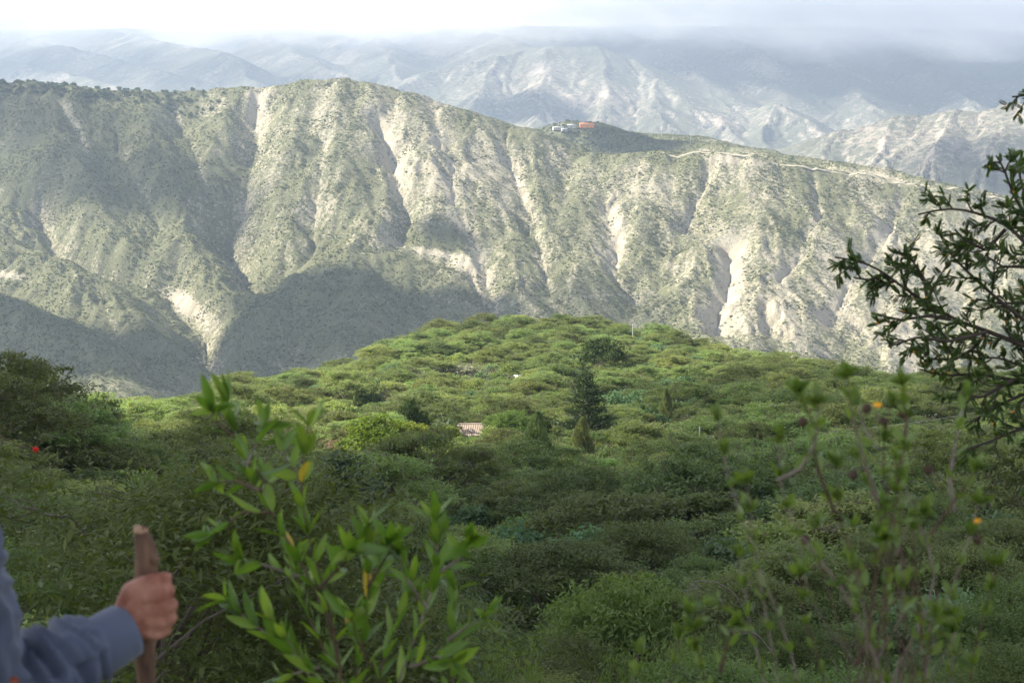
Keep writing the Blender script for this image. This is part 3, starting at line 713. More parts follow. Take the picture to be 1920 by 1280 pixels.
def instancer(name, co, sc, rz, idx, protos, tilt=None):
    """one object standing for a mass nobody could count: joined plants placed on points"""
    c = bpy.data.collections.new(name + '_source')
    for k, (tm, cm) in enumerate(protos):
        if tm is not None:
            bm = bmesh.new(); bm.from_mesh(tm); nf = len(bm.faces); bm.from_mesh(cm); bm.faces.ensure_lookup_table()
            for f in bm.faces[nf:]: f.material_index = 1
            me = bpy.data.meshes.new('p'); bm.to_mesh(me); bm.free(); me.materials.append(tm.materials[0]); me.materials.append(cm.materials[0])
        else: me = cm
        o = bpy.data.objects.new(f'p{k:02d}', me); c.objects.link(o)
    me = bpy.data.meshes.new(name); me.vertices.add(len(co)); me.vertices.foreach_set('co', np.asarray(co, np.float32).ravel())
    for nm, v in (('scl', sc), ('rz', rz)):
        a_ = me.attributes.new(nm, 'FLOAT', 'POINT'); a_.data.foreach_set('value', np.asarray(v, np.float32))
    a_ = me.attributes.new('idx', 'INT', 'POINT'); a_.data.foreach_set('value', np.asarray(idx, np.int32))
    ob = bpy.data.objects.new(name, me); COL.objects.link(ob); ob['kind'] = 'stuff'
    ng = bpy.data.node_groups.new(name, 'GeometryNodeTree'); ng.interface.new_socket('Geometry', in_out='INPUT', socket_type='NodeSocketGeometry'); ng.interface.new_socket('Geometry', in_out='OUTPUT', socket_type='NodeSocketGeometry')
    gi = ng.nodes.new('NodeGroupInput'); go = ng.nodes.new('NodeGroupOutput'); ip = ng.nodes.new('GeometryNodeInstanceOnPoints'); ci = ng.nodes.new('GeometryNodeCollectionInfo')
    ci.inputs['Collection'].default_value = c; ci.inputs['Separate Children'].default_value = True; ci.inputs['Reset Children'].default_value = True
    def named(t, nm):
        x = ng.nodes.new('GeometryNodeInputNamedAttribute'); x.data_type = t; x.inputs[0].default_value = nm; return x.outputs[0]
    ip.inputs['Pick Instance'].default_value = True
    ng.links.new(gi.outputs[0], ip.inputs['Points']); ng.links.new(ci.outputs[0], ip.inputs['Instance'])
    ng.links.new(named('INT', 'idx'), ip.inputs['Instance Index']); ng.links.new(named('FLOAT', 'scl'), ip.inputs['Scale'])
    cb = ng.nodes.new('ShaderNodeCombineXYZ'); ng.links.new(named('FLOAT', 'rz'), cb.inputs[2]); ng.links.new(cb.outputs[0], ip.inputs['Rotation'])
    ng.links.new(ip.outputs[0], go.inputs[0])
    md = ob.modifiers.new('scatter', 'NODES'); md.node_group = ng
    return ob

# ------------------------------------------------------------------ scrub on the opposite slope
def scrub_mesh(seed, k=26):
    r = np.random.default_rng(seed); C = rnd_dir(k, r, .5) * [1, 1, .5] * r.uniform(.3, .95, (k, 1)) + [0, 0, .15]
    return mesh_np('scrub', *cards(C, rnd_dir(k, r), rnd_dir(k, r, 2.2), .95, .7), [M['scrub']])
SCR = [(None, scrub_mesh(s)) for s in (1, 2, 3, 4)]
def scatter_slope(n, ymin, ymax, f, fb, thr, smin, smax, seed, amax=.42):
    r = np.random.default_rng(seed); Yq = np.sqrt(r.uniform(ymin ** 2, ymax ** 2, n)); Aq = r.uniform(-amax, amax, n); Xq = Aq * Yq
    z = f(Xq, Yq); bq = fb(Xq, Yq); cl = fbm(Xq, Yq, 45, 3, 61)
    cl2 = fbm(Xq, Yq, 14, 2, 67); keep = r.uniform(0, 1, n) < np.clip(thr - .05 - bq * 1.5 + 1.2 * cl + 1.0 * cl2, .01, 1)
    px_, py_ = pix(np.stack([Xq, Yq, z], -1)); keep &= (py_ < 790) & (py_ > 100) & (px_ > -150) & (px_ < 2070)
    co = np.stack([Xq, Yq, z], 1)[keep]
    return co, smin + (smax - smin) * r.uniform(0, 1, len(co)) ** 2.2, r.uniform(0, 6.28, len(co)), r.integers(0, 4, len(co))
c1 = scatter_slope(480000, 1050, 2350, samp, samp_bare, .75, .4, 1.45, 5)
instancer('hillside_scrub', c1[0], c1[1], c1[2], c1[3], SCR)

# ------------------------------------------------------------------ the woods on the near hillside
SPEC = []
def find(px_, py_, H, y0=10, y1=520):
    """distance at which something H tall on the hillside has its top at photo pixel (px,py)"""
    Yq = np.linspace(y0, y1, 3000); P = at(px_, py_, 1.0)[None] * Yq[:, None]
    c = ground(P[:, 0], P[:, 1]) + H >= P[:, 2]; k = int(np.argmax(c[1:] & ~c[:-1])) + 1; return P[k][0], P[k][1], float(ground(P[k][0], P[k][1]))
def spec(px_, py_, H, hw, vis, y0=10):
    """reserve the sight line to a specimen: half width hw px, visible vis px down from its top"""
    x, y, z = find(px_, py_, H, y0); SPEC.append((px_, hw, py_ + vis, y, x)); return x, y, z
def spec_hit(px_, Yv, Xv, k, sc):
    for (cx, hw, bot, ys, xs) in SPEC:
        R_ = RAD[k] * sc; h = {'near_acacia': 4.0, 'mid_acacia': 4.9, 'near_shrub': 2.4, 'near_pepper': 3.4, 'acacia_tree': 5.3, 'dark_acacia': 5.4}.get(k, 3.3) * sc
        if abs(Yv - ys) < 2 + R_ * .5 and abs(Xv - xs) < R_ * .6 + hw / FPX * ys * .8: return True
        if Yv < ys + 1 and abs(px_ - cx) < hw + R_ / Yv * FPX * (.8 if Yv > 45 else .45):
            if pix((Xv, Yv, float(ground(Xv, Yv)) + h))[1] < bot: return True
    return False
def sight_clear(px_, d): return False
spots = {}
for nm, a_ in dict(
  conifer=(1100, 690, 12.0, 30, 62), round_dark=(1128, 628, 10.5, 42, 60), conifer2=(640, 655, 8.0, 28, 35), conifer3=(535, 692, 4.5, 22, 30), dark2=(772, 742, 7.5, 26, 38),
  yellow=(705, 778, 7.5, 38, 60), yellow2=(765, 790, 5.0, 26, 30), yellow3=(838, 797, 4.2, 28, 26), palm=(808, 775, 5.0, 24, 28), palm2=(838, 762, 6.0, 22, 30), cyp1=(1008, 774, 9.0, 15, 70),
  cyp2=(1092, 784, 7.5, 14, 55), cyp3=(1250, 728, 7.5, 9, 42), cyp4=(665, 740, 4.5, 6, 25), cyp5=(700, 735, 4.2, 6, 22), cyp6=(863, 717, 3.6, 6, 22), cyp7=(1040, 800, 3.5, 8, 20), willow=(955, 766, 6.4, 26, 20), lime1=(262, 704, 5.0, 14, 20), lime2=(300, 708, 5.0, 26, 20), lime3=(452, 678, 5.0, 28, 22),
  silver=(866, 686, 3.2, 38, 16), pepper=(1150, 1085, 5.0, 70, 90), young=(328, 868, 5.6, 25, 170), teal=(882, 953, 3.2, 36, 40), gold=(940, 1190, 2.4, 30, 40), house=(938, 794, 4.1, 60, 7), hut=(628, 824, 3.2, 24, 16),
  shed=(971, 703, 2.6, 9, 10), shed2=(1240, 711, 2.6, 7, 10), pole1=(1187, 572, 8.0, 2, 14), pole2=(1312, 800, 6.4, 4, 20), pole3=(1278, 802, 6.0, 2, 5), left_tree=(2, 688, 8.0, 35, 60), vine=(120, 1045, 3.0, 60, 90), feather=(90, 880, 5.0, 60, 80)).items():
    y0_ = {'pole1': 380, 'house': 150, 'hut': 120, 'left_tree': 80, 'feather': 12, 'vine': 8, 'young': 14, 'gold': 12, 'pepper': 35}.get(nm, 60)
    spots[nm] = spec(*a_, y0=y0_)
print({k: (round(v[0]), round(v[1]), round(v[2])) for k, v in spots.items()})
r = np.random.default_rng(99)
cand = []
def zone(px_, d):
    """which plants grow where, read off the photo"""
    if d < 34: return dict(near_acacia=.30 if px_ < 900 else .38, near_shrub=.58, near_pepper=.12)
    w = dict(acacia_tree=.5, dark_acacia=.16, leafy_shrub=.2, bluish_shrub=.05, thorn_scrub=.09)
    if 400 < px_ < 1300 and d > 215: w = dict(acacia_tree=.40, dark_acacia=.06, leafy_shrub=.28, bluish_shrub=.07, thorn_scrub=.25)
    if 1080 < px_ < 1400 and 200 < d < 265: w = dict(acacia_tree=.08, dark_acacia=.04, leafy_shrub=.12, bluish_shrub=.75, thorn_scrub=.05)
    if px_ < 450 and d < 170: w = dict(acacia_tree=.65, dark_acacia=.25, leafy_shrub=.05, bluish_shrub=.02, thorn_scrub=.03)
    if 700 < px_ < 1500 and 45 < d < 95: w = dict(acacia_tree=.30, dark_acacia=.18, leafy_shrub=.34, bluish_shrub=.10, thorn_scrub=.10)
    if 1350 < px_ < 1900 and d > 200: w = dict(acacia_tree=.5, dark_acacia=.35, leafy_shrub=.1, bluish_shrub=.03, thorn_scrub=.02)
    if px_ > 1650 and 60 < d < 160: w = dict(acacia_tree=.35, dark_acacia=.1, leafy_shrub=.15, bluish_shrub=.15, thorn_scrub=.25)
    return w
RAD = dict(mid_acacia=3.0, near_acacia=2.2, near_shrub=1.2, near_pepper=1.7, acacia_tree=3.3, dark_acacia=3.3, leafy_shrub=1.7, bluish_shrub=1.6, thorn_scrub=1.7)
cell = {}
tries = 0
for lo, hi, nt_ in ((13, 34, 5000), (34, 90, 9000), (90, 260, 24000), (260, 560, 42000)):
    Yq = np.sqrt(r.uniform(lo ** 2, hi ** 2, nt_)); Aq = r.uniform(-.50, .50, nt_)
    for Yv, Av in zip(Yq, Aq):
        px_ = 960 + FPX * Av; Xv = Av * Yv
        w = zone(px_, Yv); ks = list(w); k = ks[int(np.searchsorted(np.cumsum(list(w.values())) / sum(w.values()), r.uniform()))]
        sc = r.uniform(.6, 1.35) * (.8 if Yv < 60 else 1)
        if Yv < 62 and k in ('acacia_tree', 'dark_acacia'): k = 'mid_acacia'; sc *= .95
        if Yv < 34 and sight_clear(px_, Yv): continue
        if spec_hit(px_, Yv, Xv, k, sc): continue
        R_ = RAD[k] * sc
        cx, cy_ = int(Xv // 5), int(Yv // 5); ok = True
        for i in (-1, 0, 1):
            for j in (-1, 0, 1):
                for (x2, y2, R2) in cell.get((cx + i, cy_ + j), ()):
                    if (x2 - Xv) ** 2 + (y2 - Yv) ** 2 < (.92 * (R_ + R2) / 2 * 1.15) ** 2: ok = False; break
                if not ok: break
            if not ok: break
        if ok:
            cell.setdefault((cx, cy_), []).append((Xv, Yv, R_)); cand.append((k, Xv, Yv, sc))
KX = np.array([c[1] for c in cand]); KY = np.array([c[2] for c in cand]); KZ = ground(KX, KY)
# a coarse horizon test: drop plants wholly behind the crest
def hidden(x, y, z, h=7):
    t = np.linspace(.3, .97, 40); return bool(np.any(ground(x * t, y * t) + 2.0 > (z + h) * t))
keepers = []
for (k, x, y, sc), z in zip(cand, KZ):
    px_, py_ = pix((x, y, z + 3))
    if px_ < -160 or px_ > 2080 or hidden(x, y, z): continue
    keepers.append([k, x, y, float(z), sc, px_, py_])
print('plants', len(keepers), {k: sum(1 for q in keepers if q[0] == k) for k in RAD})
def label_for(k, q):
    px_, d = q[5], q[2]; py_ = pix((q[1], q[2], q[3] + 3.5 * q[4]))[1]
    kind = {'acacia_tree': 'olive flat-crowned acacia', 'dark_acacia': 'dark flat-crowned acacia', 'leafy_shrub': 'bright leafy shrub', 'bluish_shrub': 'bluish broad-leaved shrub',
            'thorn_scrub': 'grey thorny scrub', 'near_acacia': 'feathery-leaved acacia', 'mid_acacia': 'layered green acacia', 'near_shrub': 'glossy green bush', 'near_pepper': 'drooping pepper tree'}[k]
    size = 'small' if q[4] < .85 else ('broad' if q[4] > 1.08 else 'middle-sized')
    row = ['on the crest of the knoll', 'high on the knoll', 'low on the knoll', 'level with the pink roof', 'just below the pink roof', 'halfway down the wood', 'low in the wood', 'at the bottom edge'][int(np.searchsorted([625, 680, 740, 820, 900, 1000, 1130], py_))]
    colm = ['at the far left', 'above the hand', 'behind the big-leaved shrub', 'left of the middle', 'in the middle', 'right of the middle', 'behind the twiggy shrub', 'at the far right'][int(np.clip(px_ // 240, 0, 7))]
    return f'{size} {kind} {row}, {colm}'
GRP = {'mid_acacia': 'acacias in the lower wood', 'acacia_tree': 'olive acacias on the near hillside', 'dark_acacia': 'dark acacias on the near hillside', 'leafy_shrub': 'bright leafy shrubs on the near hillside', 'bluish_shrub': 'bluish shrubs on the near hillside', 'thorn_scrub': 'grey thorn scrub on the near hillside',
       'near_acacia': 'feathery acacias below the viewpoint', 'near_shrub': 'glossy bushes below the viewpoint', 'near_pepper': 'pepper trees below the viewpoint'}
CAT = {'mid_acacia': 'tree', 'acacia_tree': 'tree', 'dark_acacia': 'tree', 'leafy_shrub': 'shrub', 'bluish_shrub': 'shrub', 'thorn_scrub': 'scrub', 'near_acacia': 'tree', 'near_shrub': 'bush', 'near_pepper': 'tree'}
LIM = dict(near_acacia=80, mid_acacia=80, near_shrub=110, near_pepper=60, acacia_tree=95, dark_acacia=40, leafy_shrub=185, bluish_shrub=200, thorn_scrub=200)
rest = []; PLANTED = []
for k in RAD:
    L_ = sorted([q for q in keepers if q[0] == k], key=lambda q: q[2] / q[4])
    for i, q in enumerate(L_):
        vi = int(r.integers(0, len(PROTO[k]))); rz = float(r.uniform(0, 6.28))
        if i < LIM[k]:
            o_ = plant(FAM[k][0], PROTO[k][vi], (q[1], q[2], q[3]), rz, q[4] * np.array([1, 1, r.uniform(.85, 1.15)]), label_for(k, q), CAT[k], GRP[k], FAM[k][1]); PLANTED.append((o_, q[5]))
        else: rest.append((q[1], q[2], q[3], q[4], rz, k, vi))
_by = {}
for o_, x_ in PLANTED: _by.setdefault(o_['label'], []).append((x_, o_))
for lb, v in _by.items():       # look-alikes of one spot are told apart by their order from the left
    v.sort(key=lambda q: q[0]); nw = len(lb.split())
    if len(v) == 2 and nw <= 14:
        for (x_, o_), s_ in zip(v, ('left one', 'right one')): o_['label'] = lb + ', ' + s_
    elif 2 < len(v) <= 12 and nw <= 13:
        for i, (x_, o_) in enumerate(v): o_['label'] = lb + ', ' + ('leftmost' if i == 0 else 'rightmost' if i == len(v) - 1 else ['second', 'third', 'fourth', 'fifth', 'sixth', 'seventh', 'eighth', 'ninth', 'tenth', 'eleventh'][i - 1] + ' from left')
order = [(k, i) for k in RAD for i in range(len(PROTO[k]))]
R_ = rest
instancer('distant_woodland', [q[:3] for q in R_], [q[3] for q in R_], [q[4] for q in R_], [order.index((q[5], q[6])) for q in R_], [PROTO[k][i] for k, i in order])
# low undergrowth between the trees
n_ = 7000; Yq = np.sqrt(r.uniform(14 ** 2, 520 ** 2, n_)); Xq = r.uniform(-.46, .46, n_) * Yq
near = Yq < 520
def tuft(seed, mat, k=240, R=1.0, H=.9, L=.3, Wd=.14):
    r_ = np.random.default_rng(seed); C = rnd_dir(k, r_, .7) * [R, R, H] * r_.uniform(.2, 1, (k, 1)) ** .5; C[:, 2] = np.abs(C[:, 2])
    return mesh_np('tuft', *cards(C, rnd_dir(k, r_, .6), rnd_dir(k, r_, .6), L, Wd), [M[mat]])
TUF = [(None, tuft(61, 'bright')), (None, tuft(62, 'acacia')), (None, tuft(63, 'grey')), (None, tuft(64, 'teal')), (None, tuft(65, 'bright', L=.6, Wd=.05)), (None, tuft(66, 'acacia_dark'))]
pr_ = np.array([.28, .2, .12, .1, .15, .15]); idx = r.choice(6, n_, p=pr_)
instancer('undergrowth', np.stack([Xq, Yq, ground(Xq, Yq)], 1), r.uniform(.5, 1.3, n_), r.uniform(0, 6.28, n_), idx, TUF)
n_ = 2600; Yq = np.sqrt(r.uniform(5 ** 2, 45 ** 2, n_)); Xq = r.uniform(-.6, .6, n_) * Yq
TUN = [(None, tuft(71, 'vine', 500, .6, .7, .09, .045)), (None, tuft(72, 'acacia', 500, .6, .6, .10, .03)), (None, tuft(73, 'grey', 300, .6, .7, .22, .012)), (None, tuft(74, 'pepper', 500, .5, .7, .14, .03))]
instancer('near_undergrowth', np.stack([Xq, Yq, ground(Xq, Yq)], 1), r.uniform(.4, 1.0, n_), r.uniform(0, 6.28, n_), r.integers(0, 4, n_), TUN)

# ------------------------------------------------------------------ single trees one can pick out
def lone(key, name, protos, H, Hs, label, cat, tn='trunk', rz=0, wide=1.0):
    k = Hs / H; return plant(name, protos, spots[key], rz, np.array([k * wide, k * wide, k]), label, cat, None, tn)
CF = P_conifer(101); CY = P_cypress(102); PM = P_palm(103); PE = P_round(104, 'pepper', n=22000, R=3.4, H=5.2, L=.24, Wd=.07, np_=24, flat=.17, lo=.2, droop=1.0); DR = P_round(105, 'darkround', n=9000, R=4.4, H=7.5, L=.26, Wd=.16, np_=22, flat=.16, lo=.3)
YG = P_round(106, 'yellow', n=8500, R=3.0, H=4.4, L=.22, Wd=.15, np_=22, flat=.2, lo=.2); CP = P_conifer(107, H=5, R=2.2, n=3500, mat='cypress'); CR2 = P_cypress(108, H=6, R=.85, n=5200)
lone('conifer', 'conifer', CF, 9, 12.0, 'dark pointed conifer standing above the bluish shrubs on the knoll', 'tree', wide=1.15)
lone('round_dark', 'round_tree', DR, 7.5, 10.5, 'tall dark brown-green round-crowned tree just behind the dark conifer', 'tree')
lone('conifer2', 'conifer', CF, 9, 8.0, 'small dark conifer on the left shoulder of the knoll', 'tree', rz=1, wide=1.4)
lone('conifer3', 'conifer', CP, 5, 4.5, 'pale pointed young conifer in the sunlit scrub at the left of the knoll', 'tree', wide=1.1)
lone('dark2', 'round_tree', DR, 7.5, 7.5, 'dark round leafy tree directly left of the two palms', 'tree', rz=2, wide=.6)
lone('yellow', 'garden_tree', YG, 4.4, 7.5, 'large yellow-green round tree left of the palms', 'tree')
lone('yellow2', 'garden_tree', YG, 4.4, 5.0, 'yellow-green bush between the large yellow-green tree and the palms', 'bush', rz=2)
lone('yellow3', 'garden_bush', YG, 4.4, 4.2, 'clipped-looking lime green bush at the left end of the pink tiled roof', 'bush', rz=4, wide=.9)
lone('palm', 'palm', PM, 3.6, 5.0, 'left one of two spiky low palms beside the lime green bush', 'palm')
lone('palm2', 'palm', PM, 3.6, 6.0, 'right and taller one of two spiky palms left of the pink tiled roof', 'palm', rz=1)
lone('cyp1', 'cypress', CR2, 6, 9.0, 'pale feathery cypress, taller of two right of the pink tiled roof', 'tree')
lone('cyp2', 'cypress', CR2, 6, 7.5, 'pale feathery cypress, shorter of two right of the pink tiled roof', 'tree', rz=2)
lone('cyp3', 'cypress', CY, 7, 7.5, 'slender pale cypress standing in the bluish shrubs', 'tree', rz=1)
lone('cyp4', 'cypress', CY, 7, 4.5, 'thin upright pale green cypress above the large yellow-green tree', 'tree', rz=2, wide=.8)
lone('cyp5', 'cypress', CY, 7, 4.2, 'thin cypress right beside another above the yellow-green tree', 'tree', rz=3, wide=.8)
lone('cyp6', 'cypress', CY, 7, 3.6, 'tiny upright cypress below the silvery shrub on the knoll', 'tree', rz=4, wide=.8)
lone('cyp7', 'cypress', CY, 7, 3.5, 'small pale cypress between the two feathery cypresses', 'tree', rz=5)
lone('willow', 'pepper_tree', PE, 5.2, 6.4, 'pale grey-green weeping tree hanging over the pink tiled roof', 'tree')
BR = PROTO['leafy_shrub']
lone('lime1', 'leafy_tree', BR[0], 3.4, 5.0, 'narrow light green tree, leftmost on the sunlit left rim of the hillside', 'tree', 'stems', wide=.55)
lone('lime2', 'leafy_tree', BR[1], 3.4, 5.0, 'light green tree second from the left on the sunlit left rim', 'tree', 'stems', wide=.85)
lone('lime3', 'leafy_tree', BR[2], 3.4, 5.0, 'bright light green tree standing up from the left rim against the dark ravine', 'tree', 'stems', wide=.9)
SV = P_round(109, 'silver', n=5000, L=.3, Wd=.24)
lone('silver', 'silvery_shrub', SV, 3.4, 3.2, 'wide silvery grey shrub in the middle of the sunlit knoll', 'shrub', 'stems', wide=1.5)
lone('pepper', 'pepper_tree', PE, 5.2, 5.0, 'large drooping pepper tree low in the middle of the wood', 'tree', rz=1.3, wide=.95)
lone('young', 'pepper_tree', P_pepper(110, n=9000, R=1.5, H=5.6, L=.15, Wd=.03), 5.6, 5.6, 'slender young pepper tree with weeping foliage behind the walking stick', 'tree', rz=.4, wide=.72)
lone('teal', 'bluish_shrub', PROTO['bluish_shrub'][0], 3.4, 3.2, 'pale bluish rounded shrub just right of the big-leaved foreground shrub', 'shrub', 'stems')
lone('gold', 'leafy_shrub', PROTO['near_shrub'][0], 2.4, 2.4, 'yellowish small-leaved bush at the bottom edge, right of the big-leaved shrub', 'shrub', 'stems', wide=1.2)
lone('left_tree', 'acacia_tree', PROTO['dark_acacia'][1], 5.4, 8.0, 'tall dark tree rising at the left edge of the picture', 'tree', wide=.8)
lone('vine', 'leafy_shrub', PROTO['near_shrub'][1], 2.4, 3.0, 'dark bush with ivy-like leaves above the sleeve at the left', 'shrub', 'stems', wide=1.1)
lone('feather', 'acacia_tree', PROTO['near_acacia'][0], 4.0, 5.0, 'near feathery acacia with bare horizontal branches at the left', 'tree', wide=1.0)

# ------------------------------------------------------------------ buildings and poles
def boxm(name, lo, hi, mat, bev=0):
    bm = bmesh.new(); bmesh.ops.create_cube(bm, size=1)
    lo = np.array(lo, float); hi = np.array(hi, float)
    for v in bm.verts: v.co = Vector((lo + hi) / 2 + np.array(v.co) * (hi - lo))
    if bev: bmesh.ops.bevel(bm, geom=bm.edges[:], offset=bev, segments=1, affect='EDGES')
    me = bpy.data.meshes.new(name); bm.to_mesh(me); bm.free(); me.materials.append(mat); return me
def gable(name, w, d, z0, rise, over, mat, tiles=0):
    """pitched roof, ridge along x; with rows of half-round tiles"""
    w2, d2 = w / 2 + over, d / 2 + over; t = .12; P = []
    co = [(-w2, -d2, z0), (w2, -d2, z0), (w2, 0, z0 + rise), (-w2, 0, z0 + rise), (w2, d2, z0), (-w2, d2, z0)]
    co += [(x, y, z - t) for x, y, z in co]
    q = [(0, 1, 2, 3), (3, 2, 4, 5), (6, 9, 8, 7), (9, 11, 10, 8), (0, 6, 7, 1), (5, 4, 10, 11), (0, 3, 9, 6), (3, 5, 11, 9), (1, 7, 8, 2), (2, 8, 10, 4)]
    f = [(a, b, c) for a, b, c, d_ in q] + [(a, c, d_) for a, b, c, d_ in q]; P.append((np.array(co, float), np.array(f)))
    if tiles:
        for x in np.linspace(-w2 + .12, w2 - .12, tiles):
            for sg in (-1, 1): P.append(tube([(x, sg * d2, z0 + .02), (x, sg * d2 * .5, z0 + rise * .5 + .03), (x, 0, z0 + rise + .03)], .11, .11, 5))
        P.append(tube([(-w2, 0, z0 + rise + .05), (0, 0, z0 + rise + .06), (w2, 0, z0 + rise + .05)], .15, .15, 6))
    return mesh_np(name, *join(P), [mat])
M_white = plain('white_plaster', (.72, .70, .66), (.55, .53, .49), 1.2, .9, .01); M_lime = plain('weathered_limewash', (.50, .48, .43), (.40, .38, .33), .6, .9); M_tile = plain('pink_clay_tile', (.50, .42, .35), (.37, .28, .22), 3, .9, .02)
M_orange = plain('orange_paint', (.75, .30, .12), (.66, .25, .10), .5, .8); M_glass = plain('dark_glass', (.04, .05, .06), (.03, .035, .04), 1, .15, spec=.5)
M_zinc = plain('grey_sheet_roof', (.52, .54, .56), (.42, .43, .45), 1, .5); M_wood = plain('brown_door', (.16, .10, .06), (.10, .06, .04), 3, .8); M_conc = plain('pole_concrete', (.62, .61, .58), (.5, .49, .46), 3, .9)
def house(key_or_loc, w, d, h, rise, wall, roof, label, tiles=0, rz=0, over=.35, cat='house', nwin=3, name='house'):
    loc = spots[key_or_loc] if isinstance(key_or_loc, str) else key_or_loc
    t = emp(name, loc, rz, 1, label, cat)
    part('wall', boxm('wall', (-w / 2, -d / 2, -1.0), (w / 2, d / 2, h), wall), t)
    part('roof', gable('roof', w, d, h + .13, rise, over, roof, tiles), t)
    part('door', boxm('door', (-.5, -d / 2 - .04, 0), (.45, -d / 2 + .02, min(2.1, h * .85)), M_wood), t)
    wm = boxm('window', (-.5, -.05, -.45), (.5, .03, .45), M_white, .01); pm = boxm('pane', (-.4, -.065, -.36), (.4, -.052, .36), M_glass)
    for k in range(nwin):
        x = -w / 2 + (k + .5) * w / nwin
        if abs(x) < 1.1: continue
        wi = part('window', wm, t, (x, -d / 2 - .01, h * .58)); part('pane', pm, wi)
    return t
house('house', 10.5, 6, 2.6, 1.35, M_white, M_tile, 'low house with a pink clay tiled roof half sunk in the trees', tiles=48, rz=.12, nwin=4)
house('hut', 3.2, 3, 2.3, .8, M_white, M_wood, 'pale little hut roof seen behind the top of the big-leaved shrub', rz=-.5, nwin=2, cat='hut', name='hut')
house('shed', 1.5, 1.3, 2.1, .45, M_white, M_white, 'tiny white shed in the scrub left of the dark conifer', rz=.5, over=.15, nwin=1, cat='shed', name='shed')
house('shed2', 1.0, 1.0, 2.2, .3, M_white, M_white, 'tiny white shed among the bluish shrubs right of the conifer', rz=-.3, over=.1, nwin=1, cat='shed', name='shed')
def tb(name, pts, r0, r1, mat, sides=8): return mesh_np(name, *tube(pts, r0, r1, sides), [mat])
def pole(loc, H, label, arm=True, can=False, r0=.10, name='utility_pole'):
    t = emp(name, loc, 0, 1, label, 'utility pole')
    part('post', tb('post', [(0, 0, -1), (0, 0, H * .5), (0, 0, H)], r0, r0 * .65, M_conc), t)
    if arm:
        part('crossarm', boxm('crossarm', (-.1, -.04, H - 1.2), (1.2, .04, H - 1.13), M_conc), t)
        im = tb('insulator', [(0, 0, 0), (0, 0, .12), (0, 0, .25)], .06, .05, M_white, 6)
        for x in (.05, .7, 1.4): part('insulator', im, t, (x, 0, H - 1.13))
    if can:
        part('transformer', tb('transformer', [(0, 0, 0), (0, 0, .06), (0, 0, .95), (0, 0, 1.1), (0, 0, 1.3)], np.array([.05, .3, .3, .22, .05]), 0, M_white, 12), t, (.55, -.02, H - 3.0))
        part('bracket', boxm('bracket', (.05, -.05, H - 2.9), (.32, .05, H - 2.8), M_conc), t)
    return t
pole(spots['pole1'], 8, 'lone thin utility pole on the crest of the knoll', arm=False, r0=.14)
pole(spots['pole2'], 6.4, 'pale utility pole with a white transformer in the shaded wood', can=True)
pole(spots['pole3'], 6.0, 'second utility pole left of the one with the transformer, mostly hidden', arm=False, r0=.08)
# power lines
def wire(a, b, sag, label):
    a = np.array(a, float); b = np.array(b, float); t = np.linspace(0, 1, 24)[:, None]; p = a + (b - a) * t; p[:, 2] -= sag * 4 * (t * (1 - t))[:, 0]
    me = mesh_np('power_line', *tube(p - a, .012, .012, 4), [M_conc]); o = bpy.data.objects.new('power_line', me); COL.objects.link(o); o.location = a; o['label'] = label; o['category'] = 'wire'
p2 = np.array(spots['pole2']); p3 = np.array(spots['pole3'])
wire(p3 + [0, 0, 5.7], p2 + [.05, 0, 5.4], .3, 'power line strung between the two utility poles in the wood')
wire(p2 + [1.1, 0, 5.4], (p2[0] + 42, p2[1] + 12, float(ground(p2[0] + 42, p2[1] + 12)) + 8), 1.2, 'power line running right from the pole with the transformer')
# the village on the shoulder of the far ridge
def village(px_, py_, w, d, h, rise, wall, roof, label, rz=0, y0=1850, nwin=5, cat='house', name='house'):
    P = hit(px_, py_, y0, 2400); return house((P[0], P[1], float(samp(P[0], P[1]))), w, d, h, rise, wall, roof, label, rz=rz, nwin=nwin, cat=cat, name=name, over=.6)
village(1100, 239, 21, 9, 4.8, 1.6, M_orange, M_orange, 'long bright orange building in the village on the ridge', rz=.1)
village(1072, 240, 12, 7, 4, 1.2, M_lime, M_zinc, 'white building left of the orange one on the ridge', rz=-.1)
village(1046, 243, 15, 8, 3, 1.0, M_lime, M_zinc, 'long low white-roofed building at the left end of the ridge village', rz=.2)
village(1058, 246, 9, 6, 3, 1.0, M_lime, M_zinc, 'small white-roofed house below the long low one on the ridge', rz=.3)
village(1081, 226, 11, 6, 3.4, 1.1, M_lime, M_tile, 'house with a pinkish roof on top of the village hill', rz=0)
for i, (px_, py_, lb) in enumerate([(1037, 240, 'thin pole at the left end of the ridge village'), (1047, 240, 'thin pole behind the long low white roof'), (1052, 240, 'thin pole just left of the white building on the ridge'), (1222, 256, 'thin pole on the grassy shoulder nearest the village hill'),
                                   (1240, 258, 'second thin pole from the village on the grassy shoulder'), (1262, 262, 'third thin pole from the village on the grassy shoulder'), (1295, 270, 'thin pole farthest right on the grassy shoulder')]):
    P = hit(px_, py_, 1850, 2400); pole((P[0], P[1], float(samp(P[0], P[1]))), 12, lb, arm=False, r0=.22)
